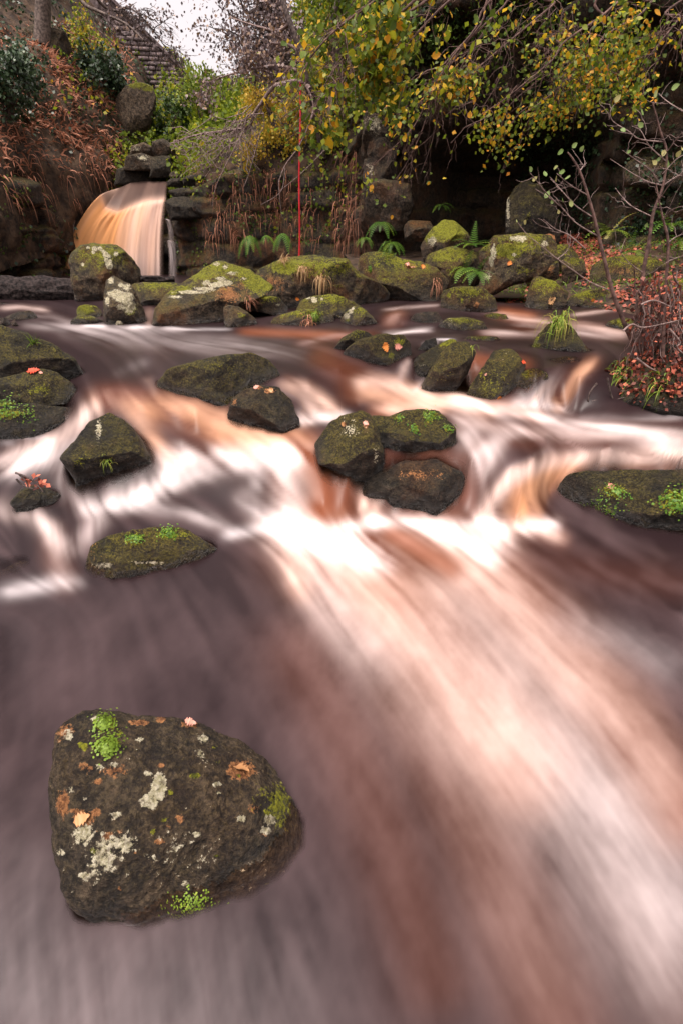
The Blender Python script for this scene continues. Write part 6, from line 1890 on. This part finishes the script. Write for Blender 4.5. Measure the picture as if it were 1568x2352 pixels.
fern('large pale fern hanging on the wall left of the rope', at(574, 540, 17.6), (0, -1, 0.1), 0.80, 7, 1, 0.75)
fern('bright fern hanging on the wall nearest the rope', at(650, 535, 17.3), (0, -1, 0.1), 0.70, 6, 2, 0.75)
fern('small dark fern between the two large wall ferns', at(612, 540, 17.5), (0, -1, 0.1), 0.45, 6, 3, 0.6)
fern('yellow green fern below the cliff corner', at(874, 510, 15.3), (0, -1, 0.3), 0.6, 7, 4, 0.5)
fern('light green fern low under the cliff corner', at(899, 556, 15.0), (0, -1, 0.3), 0.55, 7, 5, 0.5)
fern('fern on the ledge at the left of the cave', at(838, 545, 15.4), (0, -1, 0.3), 0.45, 6, 6, 0.5)
fern('small fern inside the cave mouth', at(1012, 470, 15.8), (0, -1, 0.3), 0.4, 6, 7, 0.4)
fern('upright fern right of the moss capped peak', at(1084, 566, 11.9), (0, -0.6, 1), 0.55, 8, 8, 0.15)
fern('fern spilling over the leaf strewn boulder', at(1068, 616, 11.2), (0, -0.8, 0.6), 0.55, 8, 9, 0.4)
fern('fern growing left of the tilted slab', at(1096, 625, 11.0), (0, -0.8, 0.6), 0.5, 8, 10, 0.4)
fern('tawny fern on the bank behind the bare saplings', at(1400, 535, 12.6), (0, -0.7, 0.8), 0.75, 9, 11, 0.2, GRASS)
fern('fern near the right picture edge on the bank', at(1535, 520, 11.4), (0, -0.7, 0.8), 0.8, 9, 12, 0.2)
fern('bright fern at the far right of the bank', at(1568, 560, 10.8), (0, -0.7, 0.8), 0.7, 9, 13, 0.2)
fern('low fern between bank boulders behind the saplings', at(1445, 580, 11.4), (0, -0.7, 0.8), 0.5, 8, 14, 0.3)

# ------------------------------------------------------------------ grass tufts on boulders
def tuft(label, u, v, n, length, width, mat, lo, hi, seed, droop, rad):
    p_, nn_ = touch(u, v)
    rng = np.random.RandomState(seed)
    q = p_ + rng.randn(n, 3) * rad
    t = thing('grass_tuft', label, 'grass', p_)
    part(t, 'blades', blades(q, np.tile(nn_ * 0.3 + np.array([0, -0.1, 0.9]), (n, 1)), length, width, rng.uniform(lo, hi, n), seed, droop, 6), mat, 'stuff')


tuft('drooping yellow and green tussock on the pyramid rock', 1284, 742, 150, 0.34, 0.006, GRASS, 0.45, 1.0, 1, 1.15, 0.05)
tuft('straw tuft on the green crest of the widest mossy boulder', 653, 600, 50, 0.22, 0.005, STRAW, 0.4, 1, 2, 0.5, 0.03)
tuft('pale dead tuft on the face of the widest mossy boulder', 697, 618, 60, 0.26, 0.006, STRAW, 0.5, 1, 3, 1.2, 0.03)
tuft('white straw tuft hanging lowest on the widest mossy boulder', 738, 642, 80, 0.30, 0.007, STRAW, 0.6, 1, 4, 1.4, 0.03)
tuft('short green tuft on the humped boulder', 886, 584, 90, 0.16, 0.006, GRASS, 0, 0.6, 5, 0.5, 0.08)
tuft('green tuft on the ledge rock trailing roots', 722, 724, 50, 0.16, 0.007, GRASS, 0.2, 0.8, 6, 0.8, 0.03)
tuft('hanging root tuft under the ledge rock', 708, 735, 40, 0.28, 0.006, RUST, 0.3, 1, 7, 1.6, 0.04)
tuft('reddish root tuft at the right end of the humped boulder', 1000, 650, 50, 0.3, 0.006, RUST, 0.4, 1, 8, 1.6, 0.04)
tuft('tiny yellow blades on the dark pyramid rock', 248, 1058, 22, 0.10, 0.004, GRASS, 0.5, 1, 9, 0.5, 0.01)
tuft('tuft of rusty blades between slanting boulder and flat topped rock', 570, 695, 40, 0.25, 0.007, RUST, 0.3, 0.8, 10, 0.5, 0.03)
tuft('yellow blades on the smooth egg shaped rock', 1082, 802, 16, 0.12, 0.005, GRASS, 0.5, 0.9, 11, 0.9, 0.01)
tuft('small sprout on the ridge of the great left boulder', 80, 788, 14, 0.10, 0.006, GRASS, 0.0, 0.5, 12, 0.2, 0.01)

# ------------------------------------------------------------------ leafy sprigs
def sprig(label, u, v, n, rad, size, seed, mat=None, lo=0.3, hi=1.0):
    p_, nn_ = touch(u, v)
    rng = np.random.RandomState(seed)
    q = p_ + rng.randn(n, 3) * rad
    q = q - nn_ * ((q - p_) @ nn_)[:, None] + nn_ * rng.uniform(0.003, 0.02, (n, 1))
    t = thing('small_plant', label, 'plant', p_)
    part(t, 'leaves', leaf_cloud(q, rng.uniform(0.6, 1.2, n) * size, rng.uniform(lo, hi, n), seed, np.tile(nn_, (n, 1)), 0.7, 0.8), mat or FERN, 'stuff')


sprig('green sprig cluster on the high right shoulder of the double rock', 988, 957, 90, 0.04, 0.016, 1)
sprig('green sprig cluster on the lower middle of the double rock', 950, 985, 60, 0.03, 0.016, 2)
sprig('green sprig cluster in the saddle of the double rock', 916, 961, 40, 0.022, 0.015, 3)
sprig('green sprig cluster at the right end of the double rock', 1030, 985, 45, 0.03, 0.015, 4)
sprig('bright leafy plant at the right edge of the broad wet boulder', 1550, 1150, 160, 0.06, 0.022, 5)
sprig('leafy patch in the middle of the broad wet boulder', 1420, 1125, 140, 0.06, 0.018, 6)
sprig('leafy spray on the left part of the broad wet boulder', 1385, 1165, 120, 0.07, 0.015, 7)
sprig('bright sprigs on the black wet slab at the left edge', 12, 935, 120, 0.06, 0.02, 8)
sprig('sprigs right of centre on the black wet slab', 60, 950, 60, 0.05, 0.016, 9)
sprig('liverwort patch left of centre on the low oval rock', 312, 1235, 150, 0.035, 0.015, 10)
sprig('bright liverwort patch on top of the low oval rock', 388, 1226, 150, 0.032, 0.015, 11)
sprig('lime moss patch near the back edge of the nearest rock', 238, 1660, 220, 0.02, 0.010, 12, GRASS, 0.3, 0.7)
sprig('larger lime moss patch on the upper left of the nearest rock', 249, 1713, 300, 0.024, 0.010, 13, GRASS, 0.3, 0.7)
sprig('plant rosette on the face of the humped boulder', 849, 618, 30, 0.03, 0.03, 14)

sprig('lime water weed on the drowned front edge of the nearest rock', 440, 2085, 420, 0.04, 0.008, 15, GRASS, 0.3, 0.8)

# ------------------------------------------------------------------ fallen leaves
LEAFM = {'orange': make_leaf_material('orange_leaf', [(0, (0.62, 0.17, 0.03)), (1, (0.75, 0.28, 0.06))], 0.1),
         'red': make_leaf_material('scarlet_leaf', [(0, (0.58, 0.05, 0.02)), (1, (0.75, 0.12, 0.04))], 0.1),
         'pink': make_leaf_material('pink_brown_leaf', [(0, (0.50, 0.19, 0.14)), (1, (0.66, 0.33, 0.25))], 0.1),
         'tan': make_leaf_material('tan_leaf', [(0, (0.42, 0.20, 0.08)), (1, (0.54, 0.32, 0.15))], 0.1)}
for i, (u, v, s, c, lab) in enumerate([
        (78, 853, 24, 'red', 'scarlet leaf on the mossy stone before the great left boulder'), (95, 857, 8, 'pink', 'small pink leaf beside the scarlet leaf at the left'),
        (884, 798, 22, 'orange', 'long orange leaf on the flat mossy rock'), (913, 797, 20, 'pink', 'pink leaf on the flat mossy rock'),
        (1145, 915, 13, 'orange', 'tan orange leaf near the foot of the broad moss hump'), (1115, 860, 7, 'pink', 'small pale leaf on the left flank of the moss hump'),
        (1207, 838, 12, 'red', 'scarlet leaf lodged right of the moss hump, lower of two'), (1200, 832, 11, 'red', 'scarlet leaf lodged right of the moss hump, upper of two'),
        (840, 973, 15, 'pink', 'pink brown leaf on the left lobe of the double rock'), (789, 975, 12, 'tan', 'tan leaf near the left edge of the double rock'),
        (942, 611, 26, 'pink', 'large pinkish leaf on the humped boulder'), (971, 613, 12, 'orange', 'yellow orange leaf beside the large pinkish leaf'),
        (552, 1768, 44, 'tan', 'big tan leaf on the right half of the nearest rock'), (622, 898, 16, 'tan', 'tan leaf on the round dark cobble'), (590, 890, 14, 'pink', 'brown leaf on top of the round dark cobble'),
        (684, 687, 10, 'orange', 'orange leaf under the widest mossy boulder'), (1360, 690, 9, 'orange', 'orange leaf on the slanted grey green rock'), (1265, 690, 18, 'tan', 'buff leaf on the wedge shaped rock'),
        (1402, 1117, 18, 'pink', 'forked dry leaf on the broad wet boulder'), (1170, 605, 10, 'orange', 'small orange leaf on the tilted slab'), (436, 1662, 26, 'pink', 'pale brown leaf at the back edge of the nearest rock'), (192, 1880, 30, 'tan', 'crumpled tan leaf on the left of the nearest rock')]):
    p_, nn_ = touch(u, v)
    rng = np.random.RandomState(i)
    dist = np.linalg.norm(p_ - np.array([0, 0, CAM_H]))
    me = leaf_mesh((c, i % 3), 0.2 + 0.3 * (i % 3), i)
    dd = rng.randn(3); dd[0] += 1.0
    dd = dd - nn_ * (dd @ nn_)
    o = place_leaf(None, p_ + nn_ * 0.008 - unit(dd) * s * dist / FPX * 0.5, dd, nn_ + rng.randn(3) * 0.15, s * dist / FPX, me, LEAFM[c], 'fallen_leaf')
    tag(o, lab, 'leaf', 'single fallen leaves on the rocks')

# drift twigs on the small left rock
rg = np.random.RandomState(3)
dt = thing('drift_twigs', 'dark twigs and wet leaves caught on the small left rock', 'driftwood', touch(75, 1120)[0])
for pix in ([(38, 1100), (52, 1114), (72, 1122), (88, 1118)], [(36, 1086), (60, 1095), (85, 1112), (100, 1130)], [(45, 1090), (60, 1105), (66, 1120)]):
    part(dt, 'twig', tubes([(dpath(pix, 3.55, 12), 0.008, 0.004)], 6, 'twig'), BARK_D)
lpp = np.array([at(rg.uniform(52, 112), rg.uniform(1092, 1126), 3.58 + rg.uniform(-0.03, 0.05)) for _ in range(26)])
part(dt, 'wet_leaves', leaf_cloud(lpp, 0.05, rg.rand(26), 5, np.tile((0, -0.5, 0.8), (26, 1)), 0.8), RED, 'stuff')
